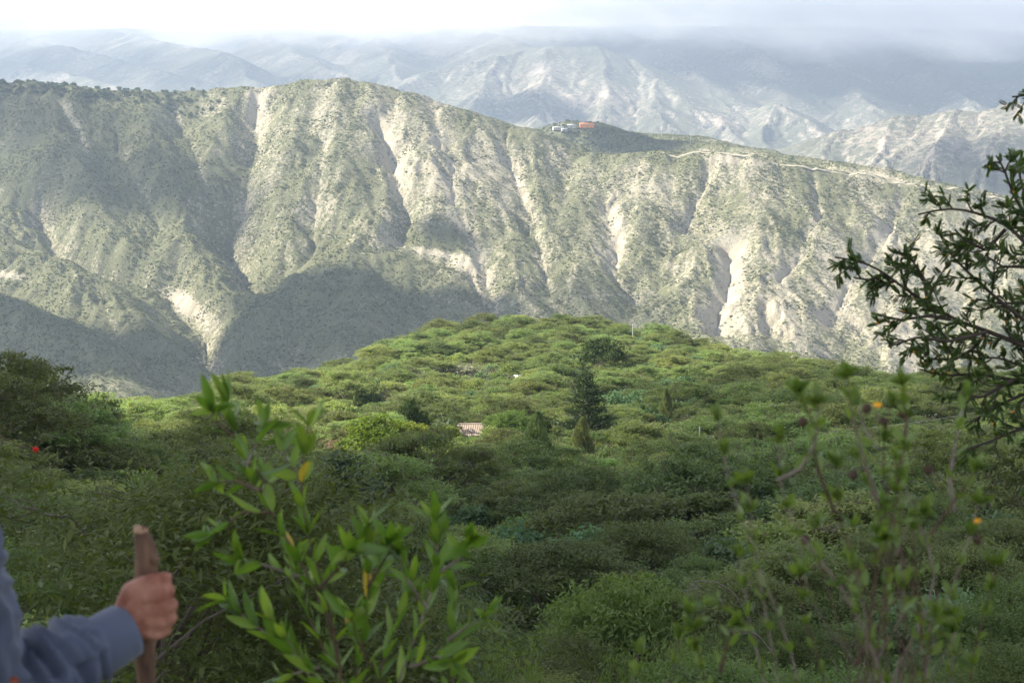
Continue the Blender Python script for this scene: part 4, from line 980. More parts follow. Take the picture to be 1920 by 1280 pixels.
# dirt road along the ridge
R3 = np.array([at(*q) for q in ((1240, 284, 1642), (1270, 283, 1636), (1300, 282, 1630), (1400, 290, 1610), (1500, 306, 1600), (1600, 322, 1590), (1700, 342, 1580), (1780, 352, 1570), (1920, 372, 1560))]); R3[:, 1] -= 8 + 4 * np.sin(np.arange(9) * 2.1)
tt = np.linspace(0, len(R3) - 1, 260); R3 = np.stack([np.interp(tt, np.arange(len(R3)), R3[:, i]) for i in range(3)], 1)
k_ = np.ones(9) / 9
for i in range(2): R3[4:-4, i] = np.convolve(R3[:, i], k_, 'valid')
T3 = unit(np.gradient(R3, axis=0) * [1, 1, 0]); S3 = np.stack([T3[:, 1], -T3[:, 0], np.zeros(len(T3))], 1)
hh_ = samp(R3[:, 0], R3[:, 1]); wv = 1 + .3 * np.sin(tt * 5)
row = [R3 + S3 * wv[:, None] * u for u in (-2.3, -1.4, 0, 1.4, 2.3)]
RX = np.stack([q[:, 0] for q in row]); RY = np.stack([q[:, 1] for q in row])
RZ = np.maximum.reduce([samp(q[:, 0], q[:, 1]) for q in row])[None] * .65 + .35 * np.stack([samp(q[:, 0], q[:, 1]) for q in row]) + np.array([-.8, .2, .3, .2, -.8])[:, None]
sheet('dirt_road', RX, RY, RZ, plain('pale_dust', (.42, .38, .30), (.26, .25, .17), .2, 1.0))
# dark tree line along the left ridge and village hill
rt = np.random.default_rng(5); pts = []
for _ in range(900):
    px_ = rt.uniform(-80, 430) if rt.uniform() < .75 else rt.uniform(1000, 1120); left = px_ < 900
    d_ = rt.uniform(1775, 1870) if left else rt.uniform(2050, 2250)
    a_ = (px_ - 960) / FPX; x = a_ * d_; z = float(samp(np.array([x]), np.array([d_]))[0])
    if left and rt.uniform() > (1.15 - px_ / 420): continue
    pts.append((x, d_, z, rt.uniform(1.6, 3.6) if left else rt.uniform(1.2, 2.4), rt.uniform(0, 6.28), rt.integers(0, 2)))
def ridge_tree(seed):
    r_ = np.random.default_rng(seed); C = rnd_dir(60, r_, .3) * [1, 1, .8] * r_.uniform(.4, 1, (60, 1)) + [0, 0, .6]; return mesh_np('ridge_tree', *cards(C, rnd_dir(60, r_), rnd_dir(60, r_, .6), .6, .45), [M['conifer']])
instancer('ridge_trees', [p[:3] for p in pts], [p[3] for p in pts], [p[4] for p in pts], [int(p[5]) for p in pts], [(None, ridge_tree(1)), (None, ridge_tree(2))])

# ------------------------------------------------------------------ foreground shrubs, stem by stem
def leaf_mesh(name, L, Wd, mat, curl=.18, n=6, tip=1.0):
    co = []; f = []
    for i in range(n + 1):
        t = i / n; w = Wd * .5 * (math.sin(math.pi * min(1, t * .96 + .03) ** .8) ** .85) * (1 if i < n else .05); z = curl * L * (.25 - (t - .5) ** 2) - curl * L * .1
        for s_ in (-1, 0, 1): co.append((t * L, s_ * w, z + abs(s_) * w * .35))
    for i in range(n):
        for s_ in (0, 1):
            a = i * 3 + s_; f += [(a, a + 1, a + 4), (a, a + 4, a + 3)]
    me = mesh_np(name, co, f, [mat]); me.polygons.foreach_set('use_smooth', np.ones(len(f), bool)); return me
def quat(D, Nn):
    D = Vector(D).normalized(); Nn = Vector(Nn); Sd = Nn.cross(D).normalized(); Nn = D.cross(Sd)
    return Matrix((D, Sd, Nn)).transposed().to_quaternion()
def spline(P, n=24):
    P = np.asarray(P, float); d = np.concatenate([[0], np.cumsum(np.linalg.norm(np.diff(P, axis=0), axis=1))]); t = np.linspace(0, d[-1], n)
    Q = np.stack([np.interp(t, d, P[:, i]) for i in range(3)], 1)
    for _ in range(2): Q[1:-1] = (Q[:-2] + 2 * Q[1:-1] + Q[2:]) / 4
    return Q
def big_leaf(name, d1, d2):
    m, n, b = new_mat(name); oi = n.nodes.new('ShaderNodeObjectInfo'); tc = n.nodes.new('ShaderNodeTexCoord'); nz = noise(n, 40, 3, .6, tc.outputs['Object'])
    c = mixc(n, math_(n, 'MULTIPLY_ADD', nz.outputs[0], .5, math_(n, 'MULTIPLY_ADD', oi.outputs['Random'], .9, -.25)), d1, d2)
    n.links.new(c, b.inputs['Base Color']); b.inputs['Roughness'].default_value = .38; b.inputs['Specular IOR Level'].default_value = .45
    tr = n.nodes.new('ShaderNodeBsdfTranslucent'); n.links.new(mixc(n, 1.0, c, (1.3, 1.35, .4), 'MULTIPLY'), tr.inputs[0]); mx = n.nodes.new('ShaderNodeMixShader'); mx.inputs[0].default_value = .4
    n.links.new(b.outputs[0], mx.inputs[1]); n.links.new(tr.outputs[0], mx.inputs[2]); n.links.new(mx.outputs[0], n.nodes['Material Output'].inputs[0]); return m
ML1 = big_leaf('broad_leaf_green', (.09, .17, .025), (.22, .31, .05)); ML2 = big_leaf('small_leaf_green', (.075, .135, .03), (.16, .22, .05)); ML3 = big_leaf('yellowing_leaf', (.35, .28, .05), (.42, .24, .05))
MBk = plain('reddish_stem', (.12, .075, .05), (.07, .045, .035), 30, .8, .001); MBp = plain('pale_stem', (.24, .20, .17), (.13, .10, .085), 30, .85, .001)
def shrub(name, label, cat, Y, stems, base_px, r0, leafs, frac, spread, step, rng_, mats, lmax=300, rosette=0, dy=.35):
    bx, by, bz = at(base_px, 900, Y); bz = float(ground(bx, Y)); base = np.array([bx, Y, bz]); root = emp(name, base, 0, 1, label, cat)
    L = []
    for k, (st, w) in enumerate(stems):
        off = rng_.uniform(-dy, dy); m_ = len(st)
        P = [at(x, y, Y + off * min(1, .25 + i / m_)) for i, (x, y) in enumerate(st)]
        if w > 0: P = [base + [rng_.normal() * .04, rng_.normal() * .04, -.05], base * .5 + P[0] * .5 + rng_.normal(size=3) * .04] + P
        Q = spline(P, 30); rr = np.linspace(r0 * abs(w), r0 * .16, 30)
        pale = rng_.uniform() < .4
        part('stem', mesh_np('stem', *tube(Q - base, rr, 0, 6), [mats[1] if pale else mats[0]]), root)
        d = np.concatenate([[0], np.cumsum(np.linalg.norm(np.diff(Q, axis=0), axis=1))]); Lt = d[-1]; vis = (Lt * .9 if w == .55 else Lt * frac) if w > 0 else Lt * .08
        s_ = vis; a = rng_.uniform(0, 6)
        while s_ < Lt:
            i = min(28, int(np.searchsorted(d, s_))); T_ = unit(Q[i + 1] - Q[i]); p = Q[i]; a += 2.4
            e1 = unit(np.cross(T_, [0.2, 1, .1])); e2 = np.cross(T_, e1); o_ = e1 * math.cos(a) + e2 * math.sin(a); near_tip = (s_ - vis) / (Lt - vis + 1e-6)
            sp = spread * (1.15 - .55 * near_tip); D = unit(T_ * math.cos(sp) + o_ * math.sin(sp) + rng_.normal(size=3) * .15 + [0, 0, .15]); L.append((p, D, unit(T_ - D * .3 + rng_.normal(size=3) * .25), rng_.uniform(.65, 1.1), near_tip, s_))
            s_ += step * rng_.uniform(.6, 1.3) * (1.25 - .8 * near_tip)
        for j in range(rosette if w != .55 else (4 if rng_.uniform() < .35 else 0)):
            a += 2.1; e1 = unit(np.cross(T_, [0.2, 1, .1])); e2 = np.cross(T_, e1); o_ = e1 * math.cos(a) + e2 * math.sin(a); el = rng_.uniform(.1, 1.25)
            L.append((Q[-1], unit(T_ * math.cos(el) + o_ * math.sin(el)), unit(T_ + rng_.normal(size=3) * .3), rng_.uniform(.7, 1.1), 1, 9))
    rng_.shuffle(L)
    for i, (p, D, Nn, sc, nt_, _) in enumerate(L[:lmax]):
        q = quat(D, Nn); lf = leafs[int(rng_.integers(0, len(leafs) - 1))] if rng_.uniform() > (.022 if len(leafs) > 3 else .012) else leafs[-1]
        o = part('leaf', lf, root, p - base, q); o.scale = (sc, sc, sc)
    print(name, 'leaves', len(L))
    if len(L) > lmax:
        me = leafs[0]; lv = np.array([v.co[:] for v in me.vertices]); lf_ = np.array([p_.vertices[:] for p_ in me.polygons]); q = L[lmax:]
        part('leaves', mesh_np('leaves', *stamp((lv, lf_), np.array([x[0] for x in q]) - base, np.array([x[1] for x in q]), np.array([x[2] for x in q]), np.array([x[3] for x in q])), [me.materials[0]]), root, kind='stuff')
    return root, base, L
# left: broad-leaved shrub with long glossy leaves
r1 = np.random.default_rng(21)
ST = [
 ([(640, 1290), (630, 1180), (570, 1060), (505, 960), (462, 870), (440, 800), (425, 760)], 1), ([(640, 1230), (605, 1090), (575, 1000), (560, 920), (565, 850), (578, 800)], 1),
 ([(660, 1290), (690, 1160), (692, 1060), (690, 985)], 1), ([(740, 1290), (790, 1160), (825, 1080), (822, 1010), (815, 975)], 1), ([(850, 1290), (852, 1200), (845, 1150), (850, 1110)], 1),
 ([(600, 1280), (540, 1210), (455, 1160), (425, 1125)], 1), ([(650, 1290), (585, 1180), (560, 1110), (550, 1040)], 1), ([(620, 1290), (560, 1230), (530, 1190), (515, 1165)], .8), ([(700, 1290), (730, 1200), (760, 1130), (770, 1090)], 1),
 ([(505, 960), (455, 960), (420, 985), (395, 1000)], -.5), ([(490, 920), (440, 900), (405, 905)], -.5), ([(600, 1100), (640, 1060), (655, 1030)], -.5), ([(462, 870), (480, 830), (492, 800)], -.4), ([(565, 900), (535, 860), (528, 830)], -.4),
 ([(800, 1140), (760, 1080), (748, 1040)], -.5), ([(830, 1070), (870, 1040), (880, 1015)], -.4), ([(690, 1100), (720, 1050), (728, 1015)], -.5), ([(840, 1200), (880, 1170), (905, 1160)], -.5), ([(440, 820), (405, 790), (398, 770)], -.4), ([(560, 1080), (500, 1060), (455, 1050)], -.5),
 ([(770, 1250), (820, 1230), (850, 1240)], -.5), ([(600, 1250), (560, 1260), (530, 1270)], -.5), ([(700, 1250), (670, 1200), (660, 1160)], -.5), ([(480, 880), (520, 930), (500, 900)], -.3)]
LM1 = [leaf_mesh('leaf', .078, .022, ML1, .12), leaf_mesh('leaf', .062, .020, ML1, .25), leaf_mesh('leaf', .070, .017, ML1, -.1), leaf_mesh('leaf', .07, .022, ML3, .3)]
shrub('broadleaf_shrub', 'big-leaved green foreground shrub with reddish stems, out of focus right of the stick', 'shrub', 2.75, ST, 655, .0075, LM1, .36, .75, .036, r1, (MBk, MBp), 300, rosette=5, dy=.22)
# right: open twiggy shrub with yellow flowers
r2 = np.random.default_rng(22)
S2 = [
 ([(1664, 1266), (1627, 1196), (1585, 1102), (1524, 1027), (1467, 980), (1458, 920), (1458, 867), (1460, 830)], 1.3), ([(1664, 1266), (1702, 1210), (1749, 1139), (1772, 1074), (1763, 1036), (1744, 1003), (1692, 957), (1683, 896), (1692, 821), (1704, 783)], 1.3),
 ([(1655, 1149), (1669, 1027), (1664, 980), (1646, 942), (1617, 891), (1608, 858)], 1), ([(1640, 1180), (1622, 1130), (1608, 1078), (1580, 1027), (1566, 961), (1570, 933), (1568, 877)], 1), ([(1740, 1180), (1720, 1116), (1692, 1055), (1678, 989), (1650, 905), (1646, 835), (1669, 764)], 1),
 ([(1744, 1003), (1786, 942), (1805, 919), (1828, 880)], -.5), ([(1740, 1220), (1767, 1149), (1805, 1055), (1824, 985), (1833, 945)], 1), ([(1547, 1261), (1514, 1186), (1500, 1130), (1500, 1078)], .8), ([(1440, 1290), (1420, 1233), (1402, 1149), (1390, 1078), (1388, 1046)], .8),
 ([(1460, 1270), (1425, 1100), (1416, 1022), (1402, 942), (1400, 905)], .7), ([(1500, 1250), (1430, 1080), (1380, 950), (1352, 850), (1347, 790)], .7), ([(1565, 960), (1530, 870), (1525, 790), (1497, 735)], -.6), ([(1650, 950), (1620, 860), (1595, 770), (1587, 705)], -.6), ([(1683, 896), (1700, 790), (1692, 718)], -.6),
 ([(1790, 960), (1780, 900), (1797, 800), (1812, 742)], -.6), ([(1458, 900), (1500, 880), (1530, 830), (1535, 755)], -.6), ([(1646, 842), (1620, 800), (1610, 760)], -.4), ([(1600, 1250), (1680, 1120), (1760, 1180), (1800, 1230)], -.5), ([(1820, 1270), (1830, 1180), (1860, 1120), (1870, 1060)], .8), ([(1330, 1290), (1310, 1240), (1300, 1180)], .6),
 ([(1170, 1290), (1190, 1260), (1195, 1225)], .6), ([(1250, 1290), (1262, 1230), (1270, 1190), (1290, 1150)], .6), ([(1350, 1260), (1365, 1200), (1380, 1170)], -.6), ([(1585, 1102), (1540, 1060), (1505, 1060)], -.4), ([(1680, 1040), (1700, 990), (1730, 960)], -.4), ([(1608, 1078), (1640, 1050), (1655, 1010)], -.4), ([(1780, 1290), (1795, 1200), (1780, 1150)], .7), ([(1420, 1200), (1380, 1150), (1350, 1130)], -.4)]
for k in range(18):
    x0_ = r2.uniform(1590, 1730); x1_ = x0_ + (r2.uniform(-1, 1)) * 190 * r2.uniform(.4, 1); y1_ = r2.uniform(800, 1130); xm = x0_ * .45 + x1_ * .55 + r2.normal() * 22
    S2.append(([(x0_, 1300), (x0_ * .8 + x1_ * .2 + r2.normal() * 15, 1220), (xm, (1300 + y1_) / 2 + 20), (x1_ + r2.normal() * 12, y1_ + 70), (x1_, y1_)], .55))
LM2 = [leaf_mesh('leaf', .032, .013, ML2, .1, 4), leaf_mesh('leaf', .026, .012, ML2, .3, 4), leaf_mesh('leaf', .028, .011, ML3, .2, 4)]
rt2, b2, L2 = shrub('twiggy_shrub', 'open twiggy foreground shrub with small leaves and a few yellow flowers, blurred at the right', 'shrub', 2.15, S2, 1670, .0052, LM2, .62, .8, .027, r2, (MBk, MBp), 300, rosette=9, dy=.16)
MY = plain('yellow_petal', (.85, .42, .02), (.75, .33, .02), 50, .6)
def flower_mesh(R):
    P = []
    for k in range(9):
        a = k * .698; d = np.array([math.cos(a), math.sin(a), .25]); s_ = np.array([-math.sin(a), math.cos(a), 0]); P.append((np.array([d * .1 * R, d * .6 * R + s_ * .25 * R, d * R, d * .6 * R - s_ * .25 * R]), np.array([(0, 1, 2), (0, 2, 3)])))
    P.append(tube([(0, 0, -.1 * R), (0, 0, .15 * R), (0, 0, .2 * R)], .28 * R, .1 * R, 8)); return mesh_np('flower', *join(P), [MY])
FL = flower_mesh(.0075); MD = plain('dry_seed_head', (.07, .045, .03), (.05, .03, .02), 60, .9); DH = mesh_np('seed_head', *tube([(0, 0, 0), (0, 0, .006), (0, 0, .012), (0, 0, .016)], np.array([.003, .008, .007, .002]), 0, 7), [MD])
for x, y in ((1645, 760), (1833, 978)): part('flower', FL, rt2, at(x, y, 2.15) - b2, quat((1, 0, .1), (0, -.5, .9)))
for x, y in ((1625, 775), (1505, 800), (1510, 1020), (1692, 785), (1740, 890), (1832, 1020), (1600, 900), (1655, 800)): part('seed_head', DH, rt2, at(x, y, 2.2) - b2)

# right edge: feathery acacia branches reaching into the picture
r3 = np.random.default_rng(23); YA = 7.0
MAF = big_leaf('feathery_leaf', (.075, .125, .04), (.16, .22, .07)); MAB = plain('dark_acacia_bark', (.07, .055, .045), (.04, .03, .025), 20, .9, .003)
tb0 = at(2170, 600, YA + .3); tg = float(ground(tb0[0], tb0[1])); tbase = np.array([tb0[0], tb0[1], tg]); ta = emp('acacia_tree', tbase, 0, 1, 'feathery acacia reaching dark leafy branches in from the right edge of the picture', 'tree')
part('trunk', mesh_np('trunk', *tube(spline([tbase + [.25, 0, -.3], tbase + [.1, .05, 1.0], at(2150, 780, YA + .3), at(2178, 640, YA + .4), at(2165, 500, YA + .3), at(2215, 330, YA + .2), at(2198, 180, YA + .3), at(2270, 20, YA + .5), at(2300, -160, YA + .4)]) - tbase, np.linspace(.075, .018, 24), 0, 10), [MAB]), ta)
AB = [
 [(2160, 700), (2000, 668), (1920, 648), (1850, 620), (1790, 600), (1740, 568), (1700, 545), (1660, 512), (1620, 490), (1565, 482)], [(2175, 560), (2000, 520), (1930, 465), (1890, 420), (1850, 405), (1790, 388), (1750, 395), (1722, 402)], [(2170, 480), (2000, 470), (1925, 410), (1892, 350), (1885, 315), (1868, 292)],
 [(2150, 780), (2000, 725), (1920, 738), (1860, 765), (1820, 792)], [(2150, 760), (2000, 730), (1900, 712), (1830, 700), (1770, 705), (1725, 692)], [(1850, 622), (1780, 640), (1720, 632), (1665, 650)], [(1790, 600), (1740, 592), (1690, 600), (1650, 590)], [(1920, 600), (1870, 560), (1820, 515), (1785, 480), (1772, 450)],
 [(1740, 568), (1732, 520), (1705, 480)], [(2160, 620), (2000, 585), (1930, 565), (1880, 570), (1830, 560)], [(2200, 180), (2000, 172), (1930, 178), (1898, 182)], [(2150, 850), (2000, 810), (1920, 800), (1850, 830), (1810, 842)], [(1885, 430), (1850, 470), (1810, 450), (1790, 430)], [(1925, 420), (1920, 360), (1905, 300)],
 [(1930, 500), (1880, 500), (1850, 480)], [(2000, 668), (1930, 690), (1870, 670), (1820, 672)], [(1900, 712), (1840, 745), (1800, 740)], [(1850, 620), (1830, 650), (1790, 675), (1740, 672)], [(1700, 545), (1690, 510), (1690, 482)], [(1660, 512), (1630, 525), (1600, 520)]]
for k in range(22):       # the rest of its crown, beyond the picture's edge
    y_ = r3.uniform(-150, 850); dx_ = r3.uniform(180, 620) * (1 if y_ > 60 or k % 2 else -.3); AB.append([(2180, y_), (2180 + dx_ * .35, y_ - 20 + r3.normal() * 25), (2180 + dx_ * .7, y_ - 60 + r3.normal() * 40), (2180 + dx_, y_ - 110 + r3.normal() * 60)])
FT = frond_template(9, .055, .015); fro = mesh_np('frond', *FT, [MAF]); FTb = frond_template(7, .04, .014); frb = mesh_np('frond', *FTb, [MAF]); fr = []; berries = []
for k, st in enumerate(AB):
    zo = r3.uniform(-.35, .35) * (1 if k < 20 else 3); P = [at(x, y, YA + (.3 if x > 2100 else zo)) for x, y in st]; Q = spline(P, 34); w = .019 if st[0][0] > 2100 else .010
    TW = [tube(Q - tbase, np.linspace(w, .004, 34), 0, 6)]; d = np.concatenate([[0], np.cumsum(np.linalg.norm(np.diff(Q, axis=0), axis=1))]); s_ = d[-1] * ((.30 if k < 20 else .12) if st[0][0] > 2100 else .1)
    while s_ < d[-1]:
        i = min(32, int(np.searchsorted(d, s_))); T_ = unit(Q[i + 1] - Q[i]); o_ = unit(np.cross(T_, rnd_dir(1, r3)[0])); o_[1] *= .6; tl = r3.uniform(.07, .26) * (1 - .5 * s_ / d[-1]); e = Q[i] + unit(T_ * .7 + o_ + [0, 0, .12]) * tl
        B = bend(Q[i], e, 0, r3, 5); TW.append(tube(B - tbase, .005, .002, 4)); nf = int(4 + tl * 50)
        for j in range(nf):
            p = B[0] + (B[-1] - B[0]) * (j + 1) / nf; D = unit(unit(B[-1] - B[0]) * .8 + rnd_dir(1, r3)[0] * .9); fr.append((p, D, unit(rnd_dir(1, r3)[0] + [-.2, -.35, .45]), r3.uniform(.6, 1.1), r3.uniform()))
        if r3.uniform() < .3: berries.append(e)
        s_ += .058 * r3.uniform(.6, 1.4)
    part('branch', mesh_np('branch', *join(TW), [MAB]), ta)
print('fronds', len(fr)); r3.shuffle(fr); fr.sort(key=lambda q: pix(q[0])[0] > 1935)
for p, D, Nn, sc, u in fr[:300]: o = part('frond', fro if u < .6 else frb, ta, p - tbase, quat(D, Nn)); o.scale = (sc, sc, sc)
if len(fr) > 300:
    q = fr[300:]; part('foliage', mesh_np('foliage', *stamp(FT, np.array([x[0] for x in q]) - tbase, np.array([x[1] for x in q]), np.array([x[2] for x in q]), np.array([x[3] for x in q])), [MAF]), ta, kind='stuff')
MBr = plain('orange_pod', (.55, .30, .05), (.35, .16, .04), 60, .6); bmh = mesh_np('blossom', *tube([(0, 0, -.007), (0, 0, -.004), (0, 0, .004), (0, 0, .007)], np.array([.002, .008, .008, .002]), 0, 7), [MBr])
for p in berries[:70]: part('blossom', bmh, ta, p - tbase)
# hanging red blossom at the left and dead branches in the wood
rx_, ry_, rz_ = at(66, 843, 14.0); vb = emp('red_flower', (rx_, ry_, rz_), 0, 1, 'bright red blossom on a dark twig at the left edge', 'flower')
MR = plain('red_petal', (.75, .03, .02), (.6, .02, .02), 30, .6); pm_ = leaf_mesh('petal', .045, .03, MR, .3, 3)
for k in range(9): part('petal', pm_, vb, (0, 0, 0), quat(rnd_dir(1, r3)[0], rnd_dir(1, r3)[0]))
sp_ = part('stem', mesh_np('stem', *tube(spline([np.array([-.45, .2, .12]), np.array([-.2, .1, .02]), np.array([0, 0, 0.0])]), np.linspace(.009, .003, 24), 0, 5), [MBk]), vb)
def deadwood(px_, py_, Y, L, label, seed):
    r_ = np.random.default_rng(seed); P = []; o = at(px_, py_, Y)
    def go(p, d, l, w, lev):
        q = p + d * l; P.append(tube(bend(p, q, .03, r_, 5), w, w * .5, 5))
        if lev < 4:
            for _ in range(3): go(p + (q - p) * r_.uniform(.5, 1), unit(d + r_.normal(size=3) * [.6, .5, .45]), l * r_.uniform(.5, .75), w * .5, lev + 1)
    go(np.zeros(3), unit(np.array([-1, .1, .15])), L, .017, 0)
    go(np.zeros(3), unit(np.array([0.6, .4, -.8])), L * 2.5, .022, 4)
    t = emp('dead_branch', o, 0, 1, label, 'branch'); part('limb', mesh_np('limb', *join(P), [M['twig']]), t)
deadwood(1350, 1095, 33, .55, 'bleached grey dead branch sticking out of the wood, left of the twiggy shrub', 3)
deadwood(1420, 1190, 27, .35, 'grey dead branch lower down behind the stems of the twiggy shrub', 4)
deadwood(1290, 1030, 60, .8, 'pale bare stems under a dark acacia in the middle of the wood', 5)
deadwood(130, 965, 14, .5, 'dark bare branch reaching left through the feathery acacia at the left', 6)

# ------------------------------------------------------------------ person with walking stick
def body_mesh(name, chains, voxel, mat, smooth=3, disp=None, dec=None):
    bm = bmesh.new()
    for ch in chains:
        for (p, r_) in ch: bmesh.ops.create_icosphere(bm, subdivisions=3, radius=r_, matrix=Matrix.Translation(Vector(p)))
        for (p, ra), (q, rb) in zip(ch[:-1], ch[1:]):
            p = Vector(p); q = Vector(q); d = q - p; L = d.length
            if L < 1e-5: continue
            mt = Matrix.Translation((p + q) / 2) @ d.to_track_quat('Z', 'Y').to_matrix().to_4x4()
            bmesh.ops.create_cone(bm, cap_ends=True, segments=20, radius1=ra, radius2=rb, depth=L, matrix=mt)
    me = bpy.data.meshes.new(name); bm.to_mesh(me); bm.free(); tmp = bpy.data.objects.new(name + '_t', me); COL.objects.link(tmp)
    a = tmp.modifiers.new('r', 'REMESH'); a.mode = 'VOXEL'; a.voxel_size = voxel; b_ = tmp.modifiers.new('s', 'SMOOTH'); b_.factor = .6; b_.iterations = smooth
    if dec: c_ = tmp.modifiers.new('d', 'DECIMATE'); c_.ratio = dec
    dg = bpy.context.evaluated_depsgraph_get(); out = bpy.data.meshes.new_from_object(tmp.evaluated_get(dg)); bpy.data.objects.remove(tmp)
    out.name = name; out.materials.clear(); out.materials.append(mat)
    n_ = len(out.vertices); co = np.zeros(n_ * 3, np.float32); out.vertices.foreach_get('co', co); co = co.reshape(-1, 3)
    if disp is not None:
        no = np.zeros(n_ * 3, np.float32); out.vertices.foreach_get('normal', no); co = disp(co.astype(float), no.reshape(-1, 3).astype(float)); out.vertices.foreach_set('co', co.astype(np.float32).ravel())
    out.polygons.foreach_set('use_smooth', np.ones(len(out.polygons), bool)); out.update(); return out
Yh = 2.3
C0 = at(271, 1130, Yh); feet = np.array([-.95, 2.08, float(ground(-.95, 2.08))])
pr_ = emp('person', feet, 0, 1, 'person in a blue-grey long-sleeved shirt holding a walking stick, cut off by the left edge', 'person')
Wr = C0 + [-.030, -.040, -.040]; El = at(-28, 1322, 2.12); Sh = at(-118, 985, 2.02); px0 = Sh[0] - .19; ys = 2.03; zs = Sh[2]
def R(p): return tuple(np.asarray(p, float) - feet)
zf = feet[2]
lsh = np.array([px0 - .19, ys, zs]); pel = np.array([px0, ys, zf + .93])
chains = [
 [(R((px0, ys, zs + .07)), .058), (R((px0, ys + .02, zs + .15)), .055)], # neck
 [(R((px0, ys + .02, zs + .235)), .092), (R((px0, ys + .045, zs + .19)), .07), (R((px0, ys + .075, zs + .145)), .045)], [(R((px0, ys - .015, zs + .245)), .09), (R((px0, ys + .02, zs + .27)), .085)],
 [(R((px0, ys + .115, zs + .205)), .012), (R((px0, ys + .132, zs + .185)), .015)], [(R((px0 + .088, ys + .02, zs + .21)), .014), (R((px0 + .09, ys + .015, zs + .235)), .017)], [(R((px0 - .088, ys + .02, zs + .21)), .014), (R((px0 - .09, ys + .015, zs + .235)), .017)],
 [(R((px0 + .13, ys, zs)), .06), (R((px0, ys, zs + .03)), .075), (R((px0 - .13, ys, zs)), .06)], [(R((px0 + .08, ys, zs - .08)), .1), (R((px0 + .06, ys, zs - .25)), .09), (R((px0 + .05, ys, zf + .95)), .1)], [(R((px0 - .08, ys, zs - .08)), .1), (R((px0 - .06, ys, zs - .25)), .09), (R((px0 - .05, ys, zf + .95)), .1)],
 [(R((px0 + .09, ys, zf + .9)), .095), (R((px0 + .1, ys + .02, zf + .5)), .06), (R((px0 + .1, ys - .01, zf + .3)), .055), (R((px0 + .1, ys - .03, zf + .1)), .04)], [(R((px0 - .09, ys, zf + .9)), .095), (R((px0 - .1, ys + .04, zf + .5)), .06), (R((px0 - .1, ys + .02, zf + .3)), .055), (R((px0 - .1, ys, zf + .1)), .04)],
 [(R((px0 + .1, ys - .03, zf + .07)), .045), (R((px0 + .12, ys + .14, zf + .04)), .035)], [(R((px0 - .1, ys, zf + .07)), .045), (R((px0 - .12, ys + .17, zf + .04)), .035)],
 [(R(Sh), .055), (R(El), .042), (R(Wr + (El - Wr) * .12), .03), (R(Wr), .026)],
 [(R(lsh), .055), (R(lsh + [-.06, .02, -.29]), .042), (R(lsh + [-.06, .12, -.52]), .028), (R(lsh + [-.05, .15, -.6]), .03)]]
H_ = lambda *v: R(C0 + np.array(v))
for zk, kx, kz in ((.022, .030, .024), (-.001, .034, 0.0), (-.024, .032, -.023), (-.044, .024, -.044)):
    rk = .0135 if kz > -.03 else .0115
    chains.append([(R(Wr), .020), (H_(0, -.034, kz * .8), .0135), (H_(kx, -.028, kz), rk), (H_(kx + .012, -.002, kz - .002), rk * .85), (H_(kx - .008, .026, kz - .004), rk * .78), (H_(kx - .036, .027, kz - .003), rk * .65)])
chains.append([(R(Wr), .023), (H_(-.012, -.034, -.02), .020), (H_(-.004, -.03, .01), .018)])
chains.append([(H_(-.028, -.024, -.004), .018), (H_(-.014, -.028, .030), .016), (H_(.010, -.026, .044), .0125), (H_(.032, -.012, .047), .0105), (H_(.041, -.003, .046), .009)])
m_skin, n, b = new_mat('skin'); tc = n.nodes.new('ShaderNodeTexCoord'); nz = noise(n, 22, 4, .6, tc.outputs['Object'])
n.links.new(ramp(n, nz.outputs[0], [(.35, (.22, .075, .05)), (.5, (.31, .135, .095)), (.65, (.38, .185, .135))]).outputs[0], b.inputs['Base Color']); b.inputs['Roughness'].default_value = .62; bp = n.nodes.new('ShaderNodeBump'); bp.inputs['Distance'].default_value = .0025; n.links.new(noise(n, 70, 4, .6, tc.outputs['Object']).outputs[0], bp.inputs['Height']); n.links.new(bp.outputs[0], b.inputs['Normal']); b.inputs['Subsurface Weight'].default_value = .1; b.inputs['Subsurface Radius'].default_value = (.01, .004, .002)
part('body', body_mesh('body', chains, .0045, m_skin, 3, None, .5), pr_)
m_shirt, n, b = new_mat('shirt_cloth'); tc = n.nodes.new('ShaderNodeTexCoord'); nz = noise(n, 7, 4, .6, tc.outputs['Object']); wv_ = noise(n, 900, 1, .5, tc.outputs['Object'])
n.links.new(ramp(n, nz.outputs[0], [(.3, (.055, .068, .115)), (.7, (.09, .105, .16))]).outputs[0], b.inputs['Base Color']); b.inputs['Roughness'].default_value = .8
b.inputs['Sheen Weight'].default_value = .2; b.inputs['Specular IOR Level'].default_value = .2
Er, Wc = np.array(R(El)), np.array(R(Wr + (El - Wr) * .10))
ax = unit(Er - Wc)
def wrinkle(co, no):
    P = co; out = co.copy()
    u = (P - Wc) @ ax; onarm = np.exp(-np.maximum(0, np.linalg.norm(P - Wc - np.clip(u, 0, .26)[:, None] * ax, axis=1) - .06) / .03)
    side = np.arctan2((P - Wc) @ np.cross(ax, [0, 1, 0]), P[:, 1] - Wc[1])
    w1 = perlin(u / .030 + .8 * np.sin(side * 1.3 + 1) + 3, side * .7 + 9, 3); w1 = 1 - np.abs(w1) * 2.4
    w2 = perlin(P[:, 0] / .09 + P[:, 2] / .05, P[:, 1] / .07 + P[:, 2] / .12, 8); w2 = 1 - np.abs(w2) * 2
    d = onarm * .021 * w1 * sstep(.0, .05, u) + (1 - onarm) * .012 * w2 + .003 * perlin(P[:, 0] / .02, P[:, 2] / .02 + P[:, 1] / .03, 12)
    return out + no * d[:, None]
